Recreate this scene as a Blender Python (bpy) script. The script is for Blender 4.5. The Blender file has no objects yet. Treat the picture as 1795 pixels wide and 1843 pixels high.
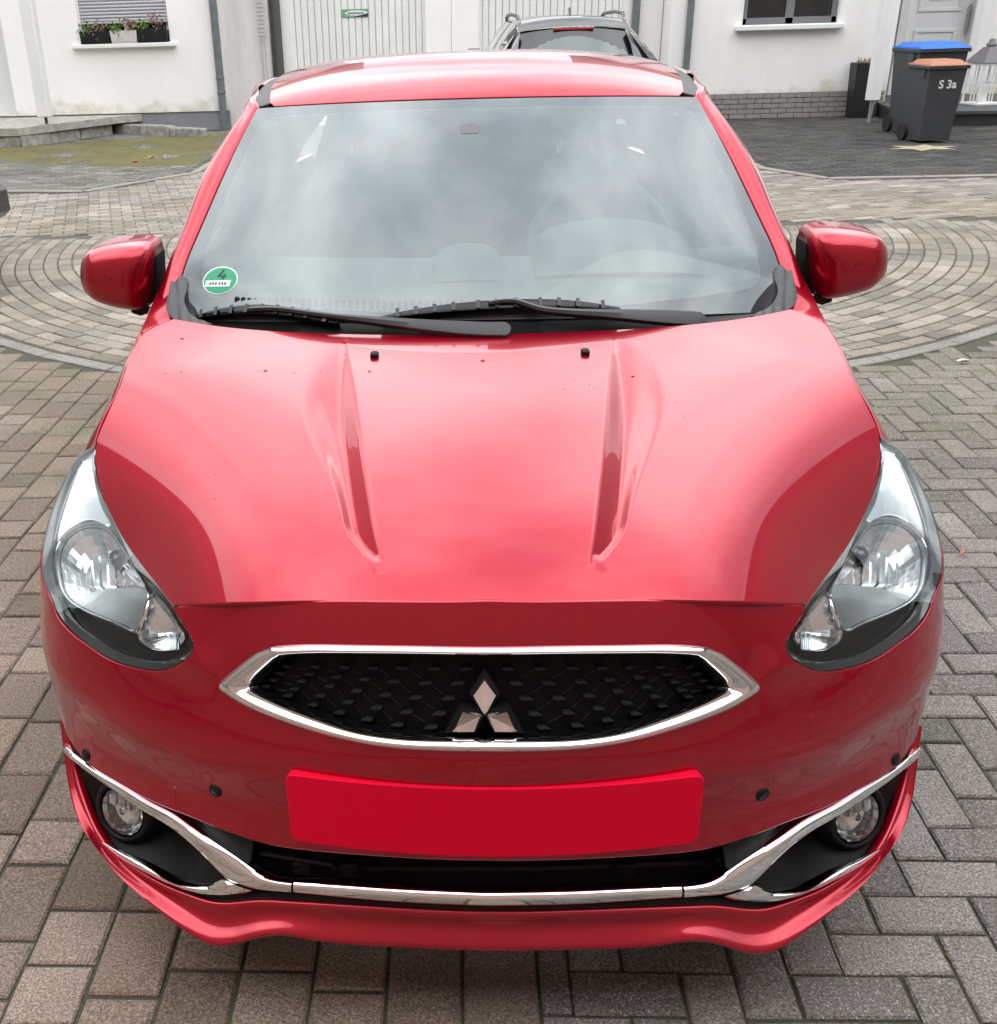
import bpy, math, random
import numpy as np
from mathutils import Vector, Matrix
from mathutils.geometry import delaunay_2d_cdt

SC = bpy.context.scene
COL = SC.collection
RND = random.Random(7)
R = math.radians

# ------------------------------------------------------------------ camera
FPX, CX, CY = 1929.39, 731.50, 1003.21          # focal length and optical axis, in pixels of a 1795 x 1843 frame
CAM = np.array([-0.03837, -1.29369, 1.58626])
PITCH, YAW, ROLL = 0.471122, -0.057538, -0.030207
def cam_axes():
    cy, sy, cp, sp_ = math.cos(YAW), math.sin(YAW), math.cos(PITCH), math.sin(PITCH)
    fwd = np.array([sy * cp, cy * cp, -sp_]); right = np.array([cy, -sy, 0.0]); up = np.cross(right, fwd)
    cr, sr = math.cos(ROLL), math.sin(ROLL)
    return right * cr + up * sr, -right * sr + up * cr, fwd
AX, AY, AZ = cam_axes()
RM = np.array([AX, AY, AZ])
cd = bpy.data.cameras.new('camera'); cam = bpy.data.objects.new('camera', cd); COL.objects.link(cam)
m = Matrix.Identity(4)
for i in range(3):
    m[i][0], m[i][1], m[i][2], m[i][3] = AX[i], AY[i], -AZ[i], CAM[i]
cam.matrix_world = m
cd.sensor_fit = 'VERTICAL'; cd.sensor_height = 24.0; cd.lens = FPX / 1843 * 24.0
cd.shift_x = (897.5 - CX) / 1843; cd.shift_y = (CY - 921.5) / 1843
cd.clip_start = 0.05; cd.clip_end = 2000
SC.camera = cam

# ------------------------------------------------------------------ sky, sun, exposure
SUN_EL, SUN_AZ = 46.0, 125.0     # degrees; azimuth clockwise from +y (veiled by cloud, from the right behind)
w = bpy.data.worlds.new('World'); SC.world = w; w.use_nodes = True
nt = w.node_tree; nt.nodes.clear()
def N(t, nt=nt, **k):
    n = nt.nodes.new(t)
    for a, b in k.items(): setattr(n, a, b)
    return n
out = N('ShaderNodeOutputWorld'); bg = N('ShaderNodeBackground'); bg.inputs['Strength'].default_value = 0.10
sky = N('ShaderNodeTexSky', sky_type='NISHITA', sun_disc=False); sky.sun_elevation = R(SUN_EL); sky.sun_rotation = R(SUN_AZ)
sky.air_density = 1.0; sky.dust_density = 2.0
tc = N('ShaderNodeTexCoord'); sep = N('ShaderNodeSeparateXYZ')
zc_ = N('ShaderNodeMath', operation='MAXIMUM'); zc_.inputs[1].default_value = 0.0
za = N('ShaderNodeMath', operation='ADD'); za.inputs[1].default_value = 0.35
dv = N('ShaderNodeVectorMath', operation='DIVIDE'); cmb = N('ShaderNodeCombineXYZ')
n1 = N('ShaderNodeTexNoise'); n1.inputs['Scale'].default_value = 1.9; n1.inputs['Detail'].default_value = 5; n1.inputs['Roughness'].default_value = 0.5
n2 = N('ShaderNodeTexNoise'); n2.inputs['Scale'].default_value = 0.8; n2.inputs['Detail'].default_value = 3
mr = N('ShaderNodeMapRange'); mr.inputs['From Min'].default_value = 0.36; mr.inputs['From Max'].default_value = 0.64
cr = N('ShaderNodeMix', data_type='RGBA'); cr.inputs['A'].default_value = (9.0, 9.8, 10.8, 1); cr.inputs['B'].default_value = (29.0, 29.0, 29.0, 1)
grad = N('ShaderNodeMapRange'); grad.inputs['From Min'].default_value = 0.0; grad.inputs['From Max'].default_value = 0.9
grad.inputs['To Min'].default_value = 0.58; grad.inputs['To Max'].default_value = 1.70
mul = N('ShaderNodeVectorMath', operation='SCALE')
cov = N('ShaderNodeMapRange'); cov.inputs['From Min'].default_value = 0.36; cov.inputs['From Max'].default_value = 0.5
cov.inputs['To Min'].default_value = 0.80; cov.inputs['To Max'].default_value = 1.0
mx = N('ShaderNodeMix', data_type='RGBA')
L = nt.links.new
L(tc.outputs['Generated'], sep.inputs[0]); L(sep.outputs['Z'], zc_.inputs[0]); L(zc_.outputs[0], za.inputs[0])
L(za.outputs[0], cmb.inputs[0]); L(za.outputs[0], cmb.inputs[1]); cmb.inputs[2].default_value = 1.0
L(tc.outputs['Generated'], dv.inputs[0]); L(cmb.outputs[0], dv.inputs[1])
L(dv.outputs[0], n1.inputs['Vector']); L(dv.outputs[0], n2.inputs['Vector'])
L(n1.outputs[0], mr.inputs['Value']); L(mr.outputs[0], cr.inputs['Factor'])
L(zc_.outputs[0], grad.inputs['Value']); L(cr.outputs['Result'], mul.inputs[0]); L(grad.outputs[0], mul.inputs['Scale'])
L(n2.outputs[0], cov.inputs['Value']); L(cov.outputs[0], mx.inputs['Factor'])
L(sky.outputs[0], mx.inputs['A']); L(mul.outputs[0], mx.inputs['B'])
L(mx.outputs['Result'], bg.inputs['Color']); L(bg.outputs[0], out.inputs[0])

sl = bpy.data.lights.new('sun', 'SUN'); sl.energy = 0.5; sl.angle = R(70); sl.color = (1.0, 0.96, 0.9)
sun = bpy.data.objects.new('sun', sl); COL.objects.link(sun)
sd = Vector((math.sin(R(SUN_AZ)) * math.cos(R(SUN_EL)), math.cos(R(SUN_AZ)) * math.cos(R(SUN_EL)), math.sin(R(SUN_EL))))
sun.rotation_euler = sd.to_track_quat('Z', 'Y').to_euler(); sun.location = (0, -5, 20)
SC.view_settings.view_transform = 'Standard'; SC.view_settings.look = 'None'
SC.view_settings.exposure = 0.07; SC.view_settings.gamma = 1.0; SC.view_settings.use_curve_mapping = False
SC.cycles.use_denoising = True
SC.cycles.max_bounces = 10; SC.cycles.transparent_max_bounces = 16; SC.cycles.glossy_bounces = 6
SC.cycles.caustics_reflective = False; SC.cycles.caustics_refractive = False; SC.cycles.sample_clamp_indirect = 6

# ------------------------------------------------------------------ geometry helpers
def ray(p):
    p = np.atleast_2d(np.asarray(p, float))
    d = np.c_[(p[:, 0] - CX) / FPX, -(p[:, 1] - CY) / FPX, np.ones(len(p))] @ RM
    return d
def proj(P):
    d = (np.asarray(P, float).reshape(-1, 3) - CAM) @ RM.T
    return np.c_[CX + FPX * d[:, 0] / d[:, 2], CY - FPX * d[:, 1] / d[:, 2]]
def at_y(u, v, y):
    d = ray((u, v))[0]; return CAM + d * (y - CAM[1]) / d[1]
def at_z(u, v, z=0.0):
    d = ray((u, v))[0]; return CAM + d * (z - CAM[2]) / d[2]
def nspl(xs, ys):
    xs = np.array(xs, float); ys = np.array(ys, float); n = len(xs); h = np.diff(xs)
    A = np.zeros((n, n)); b = np.zeros((n,) + ys.shape[1:]); A[0, 0] = A[-1, -1] = 1
    for i in range(1, n - 1):
        A[i, i - 1] = h[i - 1]; A[i, i] = 2 * (h[i - 1] + h[i]); A[i, i + 1] = h[i]
        b[i] = 6 * ((ys[i + 1] - ys[i]) / h[i] - (ys[i] - ys[i - 1]) / h[i - 1])
    M = np.linalg.solve(A, b)
    def f(x):
        x = np.asarray(x, float); i = np.clip(np.searchsorted(xs, x) - 1, 0, n - 2); xc = np.clip(x, xs[0], xs[-1])
        ex = (lambda a: a[..., None]) if ys.ndim > 1 else (lambda a: a)
        d = ex(xc - xs[i]); e = ex(xs[i + 1] - xc); hh = ex(h[i])
        v = (M[i] * e ** 3 + M[i + 1] * d ** 3) / (6 * hh) + (ys[i] / hh - M[i] * hh / 6) * e + (ys[i + 1] / hh - M[i + 1] * hh / 6) * d
        s0 = (ys[1] - ys[0]) / h[0] - h[0] * (2 * M[0] + M[1]) / 6; s1 = (ys[-1] - ys[-2]) / h[-1] + h[-1] * (M[-2] + 2 * M[-1]) / 6
        return v + np.where(ex(x < xs[0]), s0 * ex(x - xs[0]), 0) + np.where(ex(x > xs[-1]), s1 * ex(x - xs[-1]), 0)
    return f
def curve(pts, n, closed=False):
    """points resampled at n even steps along a spline through them"""
    P = np.asarray(pts, float)
    if closed: P = np.vstack([P[-3:], P, P[:4]])
    s = np.r_[0, np.cumsum(np.linalg.norm(np.diff(P, axis=0), axis=1))]
    f = nspl(s, P)
    if closed:
        a, b = s[3], s[-4]; return f(np.linspace(a, b, n, endpoint=False))
    return f(np.linspace(0, s[-1], n))
def poly(pts, n, closed=False):
    """points resampled along straight segments"""
    P = np.asarray(pts, float)
    if closed: P = np.vstack([P, P[:1]])
    s = np.r_[0, np.cumsum(np.linalg.norm(np.diff(P, axis=0), axis=1))]
    t = np.linspace(0, s[-1], n, endpoint=not closed)
    return np.stack([np.interp(t, s, P[:, k]) for k in range(P.shape[1])], 1)
def dense(pts, h):
    P = np.asarray(pts, float); o = []
    for a, b in zip(P, np.roll(P, -1, 0)):
        k = max(1, int(round(np.linalg.norm(b - a) / h)))
        for i in range(k): o.append(a + (b - a) * i / k)
    return np.array(o)
def inside(P, Q):
    x, y = P[:, 0], P[:, 1]; r = np.zeros(len(P), bool); n = len(Q)
    for i in range(n):
        x0, y0 = Q[i]; x1, y1 = Q[(i + 1) % n]
        if y0 == y1: continue
        c = (y0 > y) != (y1 > y)
        r ^= c & (x < (x1 - x0) * (y - y0) / (y1 - y0) + x0)
    return r
def area2(P): return 0.5 * np.sum(P[:, 0] * np.roll(P[:, 1], -1) - np.roll(P[:, 0], -1) * P[:, 1])
def unit(a): return a / np.maximum(np.linalg.norm(a, axis=-1, keepdims=True), 1e-12)

class Surf:
    """a smooth surface f(a, b) -> xyz with pixel-ray intersection"""
    def __init__(s, f, ra, rb, flip=1):
        s.f, s.ra, s.rb, s.flip = f, ra, rb, flip
        a, b = np.meshgrid(np.linspace(*ra, 160), np.linspace(*rb, 120)); s.ga, s.gb = a.ravel(), b.ravel()
        G = f(s.ga, s.gb); s.gp = proj(G); n = s.normal(s.ga, s.gb); s.vis = ((CAM - G) * n).sum(1) > 0
    def normal(s, a, b, e=4e-4):
        return s.flip * unit(np.cross(s.f(a + e, b) - s.f(a - e, b), s.f(a, b + e) - s.f(a, b - e)))
    def hit(s, px, off=0.0):
        px = np.atleast_2d(np.asarray(px, float)); X = []
        for p in px:
            k = (np.hypot(s.gp[:, 0] - p[0], s.gp[:, 1] - p[1]) + np.where(s.vis, 0, 1e6)).argmin(); X.append((s.ga[k], s.gb[k]))
        X = np.array(X); g = (lambda a, b: s.f(a, b)) if off == 0 else (lambda a, b: s.f(a, b) + off * s.normal(a, b))
        for it in range(14):
            p0 = proj(g(X[:, 0], X[:, 1])); r = px - p0; e = 2e-5
            ja = (proj(g(X[:, 0] + e, X[:, 1])) - p0) / e; jb = (proj(g(X[:, 0], X[:, 1] + e)) - p0) / e
            det = ja[:, 0] * jb[:, 1] - ja[:, 1] * jb[:, 0]; det = np.where(np.abs(det) < 1e3, 1e3 * np.sign(det + 1e-9), det)
            da = (r[:, 0] * jb[:, 1] - r[:, 1] * jb[:, 0]) / det; db = (ja[:, 0] * r[:, 1] - ja[:, 1] * r[:, 0]) / det
            X = X + np.clip(np.c_[da, db], -0.02, 0.02)
        X[:, 0] = np.clip(X[:, 0], *s.ra); X[:, 1] = np.clip(X[:, 1], *s.rb)
        return X
    def p(s, X, off=0.0):
        X = np.atleast_2d(X); P = s.f(X[:, 0], X[:, 1])
        return P if off == 0 else P + off * s.normal(X[:, 0], X[:, 1])

def new_obj(name, V, F, mat=None, parent=None, smooth=True, normals=None, flat_angle=None):
    me = bpy.data.meshes.new(name)
    me.from_pydata([tuple(map(float, v)) for v in V], [], [tuple(int(i) for i in f) for f in F]); me.update()
    if smooth: me.polygons.foreach_set('use_smooth', [True] * len(me.polygons))
    if normals is not None: me.normals_split_custom_set_from_vertices([tuple(map(float, n)) for n in normals])
    elif smooth and flat_angle: me.set_sharp_from_angle(angle=R(flat_angle))
    o = bpy.data.objects.new(name, me); COL.objects.link(o)
    if mat: me.materials.append(mat)
    if parent: o.parent = parent
    return o
def mirrored(o, parent='same', name=None):
    """a copy of a mesh mirrored across the car's centre plane"""
    me = o.data.copy(); n = len(me.vertices); co = np.empty(n * 3); me.vertices.foreach_get('co', co); co = co.reshape(-1, 3)
    nr = [tuple(x.vector) for x in me.corner_normals] if me.has_custom_normals else None
    V = co * [-1, 1, 1]; F = [tuple(reversed(p.vertices)) for p in me.polygons]
    vn = None
    if nr:
        vn = np.zeros((n, 3))
        for l, x in zip(me.loops, nr): vn[l.vertex_index] = x
        vn *= [-1, 1, 1]
    sm = me.polygons[0].use_smooth; mat = me.materials[0] if me.materials else None
    bpy.data.meshes.remove(me)
    return new_obj(name or o.name.split('.')[0], V, F, mat, o.parent if parent == 'same' else parent, sm, vn, None if nr else 35)

def panel(name, srf, outer, holes=(), h=0.02, mat=None, parent=None, off=0.0, edge=0.002, depth=0.012, flange=True, lines=()):
    """a trimmed piece of a surface with rounded edges turned inward"""
    outer = dense(outer, h)
    if area2(outer) < 0: outer = outer[::-1]
    holes = [dense(q, h) for q in holes]; holes = [q if area2(q) < 0 else q[::-1] for q in holes]
    lo, hi = outer.min(0), outer.max(0)
    ga, gb = np.meshgrid(np.arange(lo[0] + h * .5, hi[0], h), np.arange(lo[1] + h * .5, hi[1], h * .9))
    ga[1::2] += h * .5; I = np.c_[ga.ravel(), gb.ravel()]; I = I[inside(I, outer)]
    for q in holes: I = I[~inside(I, q)]
    allb = np.vstack([outer] + holes + [np.asarray(q) for q in lines])
    keep = np.ones(len(I), bool)
    for k in range(0, len(I), 2000):
        d = np.sqrt(((I[k:k + 2000, None] - allb[None]) ** 2).sum(-1)).min(1); keep[k:k + 2000] = d > h * .55
    I = I[keep]; loops = [outer] + holes; ed = []; c = 0
    for q in loops:
        ed += [(c + i, c + (i + 1) % len(q)) for i in range(len(q))]; c += len(q)
    for q in lines: ed += [(c + i, c + i + 1) for i in range(len(q) - 1)]; c += len(q)
    P = np.vstack([allb, I])
    v2, e2, f2, ov, oe, of = delaunay_2d_cdt([Vector((float(a), float(b))) for a, b in P], ed, [], 0, 1e-7)
    UV = np.array([(a.x, a.y) for a in v2]); T = np.array([f for f in f2 if len(f) == 3])
    cen = UV[T].mean(1); k = inside(cen, outer)
    for q in holes: k &= ~inside(cen, q)
    T = T[k]
    fo = srf.f if off == 0 else (lambda a, b: srf.f(a, b) + off * srf.normal(a, b))
    V = fo(UV[:, 0], UV[:, 1]); NN = srf.normal(UV[:, 0], UV[:, 1])
    if srf.flip < 0: T = T[:, ::-1]
    F = [tuple(t) for t in T]; V = list(V); NN = list(NN)
    if flange:
        e = 3e-4
        for q in loops:
            n = len(q); t = unit(np.roll(q, -1, 0) - np.roll(q, 1, 0)); ow = np.c_[t[:, 1], -t[:, 0]]
            Q = fo(q[:, 0], q[:, 1]); qn = srf.normal(q[:, 0], q[:, 1])
            b = fo(q[:, 0] + e * ow[:, 0], q[:, 1] + e * ow[:, 1]) - Q
            tt = unit(np.roll(Q, -1, 0) - np.roll(Q, 1, 0)); b -= tt * (b * tt).sum(1, keepdims=True); b -= qn * (b * qn).sum(1, keepdims=True); b = unit(b)
            rings = [(Q, qn), (Q + b * edge * .7 - qn * edge * .3, unit(qn + b)), (Q + b * edge - qn * edge, b), (Q + b * edge - qn * depth, b)]
            base = []
            for rp, rn in rings: base.append(len(V)); V += list(rp); NN += list(rn)
            for a0, a1 in zip(base[:-1], base[1:]):
                for i in range(n):
                    j = (i + 1) % n; fc = (a0 + i, a1 + i, a1 + j, a0 + j); F.append(fc if srf.flip > 0 else fc[::-1])
    return new_obj(name, V, F, mat, parent, True, NN)

def loft(name, curves, mat=None, parent=None, closed_u=False, closed_v=False, sub=0, smooth=True, ang=40, flip=False, cap=False):
    G = np.array([np.asarray(c, float) for c in curves])
    if sub:
        s = np.r_[0, np.cumsum(np.linalg.norm(np.diff(G, axis=0), axis=2).mean(1))]; G = nspl(s, G.reshape(len(G), -1))(np.linspace(0, s[-1], sub)).reshape(sub, -1, 3)
    a, b = G.shape[:2]; F = []
    for i in range(a if closed_v else a - 1):
        for j in range(b if closed_u else b - 1):
            i2, j2 = (i + 1) % a, (j + 1) % b; f = (i * b + j, i * b + j2, i2 * b + j2, i2 * b + j); F.append(f[::-1] if flip else f)
    if cap:
        f = tuple(range(b)); g = tuple((a - 1) * b + k for k in range(b)); F += [f if flip else f[::-1], g[::-1] if flip else g]
    return new_obj(name, G.reshape(-1, 3), F, mat, parent, smooth, None, ang)
def ribbon(name, A, B, nrm, bulge=0.006, thick=0.008, mat=None, parent=None, k=7, closed=False, rel=False):
    """a strip between two edge curves, domed along the normals, with its sides turned inward"""
    A, B, nrm = np.asarray(A), np.asarray(B), np.asarray(nrm)
    if rel: sc_ = np.clip(np.linalg.norm(B - A, axis=1, keepdims=True) / .022, .05, 1.25); nrm = nrm * sc_
    rows = [A - nrm * thick]
    for q in np.linspace(0, 1, k):
        rows.append(A + (B - A) * q + nrm * (bulge * (1 - (2 * q - 1) ** 2) if not callable(bulge) else np.asarray(bulge(q))))
    rows.append(B - nrm * thick)
    return loft(name, rows, mat, parent, closed_u=closed, ang=38)
def tube(name, P, r, mat=None, parent=None, k=8, closed=False, cap=True):
    P = np.asarray(P, float); n = len(P); r = np.broadcast_to(r, (n,)); t = unit(np.roll(P, -1, 0) - np.roll(P, 1, 0)) if closed else unit(np.gradient(P, axis=0))
    up = np.array([0, 0, 1.0]) if abs(t[:, 2]).mean() < .8 else np.array([1.0, 0, 0]); rows = []
    for i in range(n):
        a = unit(np.cross(t[i], up)); b = np.cross(a, t[i]); th = np.linspace(0, 2 * np.pi, k, endpoint=False)
        rows.append(P[i] + r[i] * (np.cos(th)[:, None] * a + np.sin(th)[:, None] * b))
    return loft(name, rows, mat, parent, closed_u=True, closed_v=closed, ang=50, cap=cap and not closed, flip=True)
class MB:
    """collects boxes, prisms and lathes into one mesh"""
    def __init__(s): s.V = []; s.F = []
    def add(s, V, F):
        b = len(s.V); s.V += [tuple(map(float, v)) for v in V]; s.F += [tuple(b + i for i in f) for f in F]; return s
    def box(s, x0, x1, y0, y1, z0, z1, c=0.0):
        if c <= 0:
            V = [(x, y, z) for z in (z0, z1) for y in (y0, y1) for x in (x0, x1)]
            F = [(0, 2, 3, 1), (4, 5, 7, 6), (0, 1, 5, 4), (2, 6, 7, 3), (0, 4, 6, 2), (1, 3, 7, 5)]; return s.add(V, F)
        def ringp(x0, x1, y0, y1, z, c): return [(x0 + c, y0, z), (x1 - c, y0, z), (x1, y0 + c, z), (x1, y1 - c, z), (x1 - c, y1, z), (x0 + c, y1, z), (x0, y1 - c, z), (x0, y0 + c, z)]
        rs = [ringp(x0 + c, x1 - c, y0 + c, y1 - c, z0, c * .5), ringp(x0, x1, y0, y1, z0 + c, c), ringp(x0, x1, y0, y1, z1 - c, c), ringp(x0 + c, x1 - c, y0 + c, y1 - c, z1, c * .5)]
        V = sum(rs, []); F = [tuple(range(7, -1, -1)), tuple(range(24, 32))]
        for i in range(3):
            for j in range(8): F.append((i * 8 + j, i * 8 + (j + 1) % 8, i * 8 + 8 + (j + 1) % 8, i * 8 + 8 + j))
        return s.add(V, F)
    def frustum(s, x0, x1, y0, y1, z0, X0, X1, Y0, Y1, z1):
        V = [(x0, y0, z0), (x1, y0, z0), (x1, y1, z0), (x0, y1, z0), (X0, Y0, z1), (X1, Y0, z1), (X1, Y1, z1), (X0, Y1, z1)]
        return s.add(V, [(3, 2, 1, 0), (4, 5, 6, 7), (0, 1, 5, 4), (1, 2, 6, 5), (2, 3, 7, 6), (3, 0, 4, 7)])
    def prism(s, pts, n, d):
        """polygon pts (3D) pushed by vector d"""
        P = np.asarray(pts, float); d = np.asarray(d, float); k = len(P); V = list(P) + list(P + d)
        return s.add(V, [tuple(range(k)), tuple(range(2 * k - 1, k - 1, -1))] + [(i, k + i, k + (i + 1) % k, (i + 1) % k) for i in range(k)])
    def cyl(s, c, axis, r, h, k=16, r2=None):
        c = np.asarray(c, float); a = np.asarray(axis, float); a = a / np.linalg.norm(a); u = np.cross(a, (0, 0, 1) if abs(a[2]) < .8 else (1, 0, 0)); u /= np.linalg.norm(u); v = np.cross(a, u)
        th = np.linspace(0, 2 * np.pi, k, endpoint=False); r2 = r if r2 is None else r2
        ring = np.cos(th)[:, None] * u + np.sin(th)[:, None] * v; V = list(c + ring * r) + list(c + a * h + ring * r2)
        return s.add(V, [tuple(range(k - 1, -1, -1)), tuple(range(k, 2 * k))] + [(i, (i + 1) % k, k + (i + 1) % k, k + i) for i in range(k)])
    def lathe(s, c, axis, prof, k=24):
        c = np.asarray(c, float); a = np.asarray(axis, float); a = a / np.linalg.norm(a); u = np.cross(a, (0, 0, 1) if abs(a[2]) < .8 else (1, 0, 0)); u /= np.linalg.norm(u); v = np.cross(a, u)
        th = np.linspace(0, 2 * np.pi, k, endpoint=False); ring = np.cos(th)[:, None] * u + np.sin(th)[:, None] * v; V = []; F = []
        for r, h in prof: V += list(c + a * h + ring * r)
        for i in range(len(prof) - 1):
            for j in range(k): F.append((i * k + j, i * k + (j + 1) % k, (i + 1) * k + (j + 1) % k, (i + 1) * k + j))
        return s.add(V, F)
    def build(s, name, mat=None, parent=None, smooth=True, ang=35): return new_obj(name, s.V, s.F, mat, parent, smooth, None, ang)
def tag(o, label=None, cat=None, group=None, kind=None):
    for k, v in (('label', label), ('category', cat), ('group', group), ('kind', kind)):
        if v: o[k] = v
    return o
def empty(name, loc=(0, 0, 0), label=None, cat=None, group=None, rz=0):
    o = bpy.data.objects.new(name, None); COL.objects.link(o); o.location = loc; o.rotation_euler = (0, 0, rz); o.empty_display_size = .1
    return tag(o, label, cat, group)

# ------------------------------------------------------------------ materials
def material(name):
    mt = bpy.data.materials.new(name); mt.use_nodes = True; t = mt.node_tree; b = t.nodes['Principled BSDF']; return mt, t, b
def plain(name, col, rough=.5, metal=0.0, coat=0.0, spec=.5, noise=0.0, nscale=30, bump=0.0, bscale=200, rvar=0.0):
    mt, t, b = material(name); b.inputs['Roughness'].default_value = rough; b.inputs['Metallic'].default_value = metal
    b.inputs['Coat Weight'].default_value = coat; b.inputs['Coat Roughness'].default_value = .03; b.inputs['Specular IOR Level'].default_value = spec
    b.inputs['Base Color'].default_value = (*col, 1); g = N('ShaderNodeTexCoord', t)
    if noise:
        n = N('ShaderNodeTexNoise', t); n.inputs['Scale'].default_value = nscale; n.inputs['Detail'].default_value = 6; t.links.new(g.outputs['Object'], n.inputs['Vector'])
        r = N('ShaderNodeMapRange', t); r.inputs['From Min'].default_value = .3; r.inputs['From Max'].default_value = .7; r.inputs['To Min'].default_value = 1 - noise; r.inputs['To Max'].default_value = 1 + noise
        t.links.new(n.outputs[0], r.inputs['Value']); m = N('ShaderNodeVectorMath', t, operation='SCALE'); m.inputs[0].default_value = col; t.links.new(r.outputs[0], m.inputs['Scale']); t.links.new(m.outputs[0], b.inputs['Base Color'])
        if rvar:
            q = N('ShaderNodeMapRange', t); q.inputs['To Min'].default_value = max(0, rough - rvar); q.inputs['To Max'].default_value = rough + rvar; t.links.new(n.outputs[0], q.inputs['Value']); t.links.new(q.outputs[0], b.inputs['Roughness'])
    if bump:
        n = N('ShaderNodeTexNoise', t); n.inputs['Scale'].default_value = bscale; n.inputs['Detail'].default_value = 4; t.links.new(g.outputs['Object'], n.inputs['Vector'])
        bp = N('ShaderNodeBump', t); bp.inputs['Strength'].default_value = bump; bp.inputs['Distance'].default_value = .004; t.links.new(n.outputs[0], bp.inputs['Height']); t.links.new(bp.outputs[0], b.inputs['Normal'])
    return mt
def ramp(t, src, stops):
    r = N('ShaderNodeValToRGB', t); e = r.color_ramp.elements
    while len(e) < len(stops): e.new(.5)
    for k, (p, c) in enumerate(stops): e[k].position = p; e[k].color = (*c, 1) if len(c) == 3 else c
    if src is not None: t.links.new(src, r.inputs[0])
    return r
def noise(t, vec, scale, detail=5, rough=.5):
    n = N('ShaderNodeTexNoise', t); n.inputs['Scale'].default_value = scale; n.inputs['Detail'].default_value = detail; n.inputs['Roughness'].default_value = rough
    if vec is not None: t.links.new(vec, n.inputs['Vector'])
    return n
def mixc(t, fac, a, b, mode='MIX'):
    n = N('ShaderNodeMix', t, data_type='RGBA', blend_type=mode)
    for s, k in ((fac, 'Factor'), (a, 'A'), (b, 'B')):
        if isinstance(s, (int, float)): n.inputs[k].default_value = s
        elif isinstance(s, tuple): n.inputs[k].default_value = (*s, 1)
        else: t.links.new(s, n.inputs[k])
    return n.outputs['Result']

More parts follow.
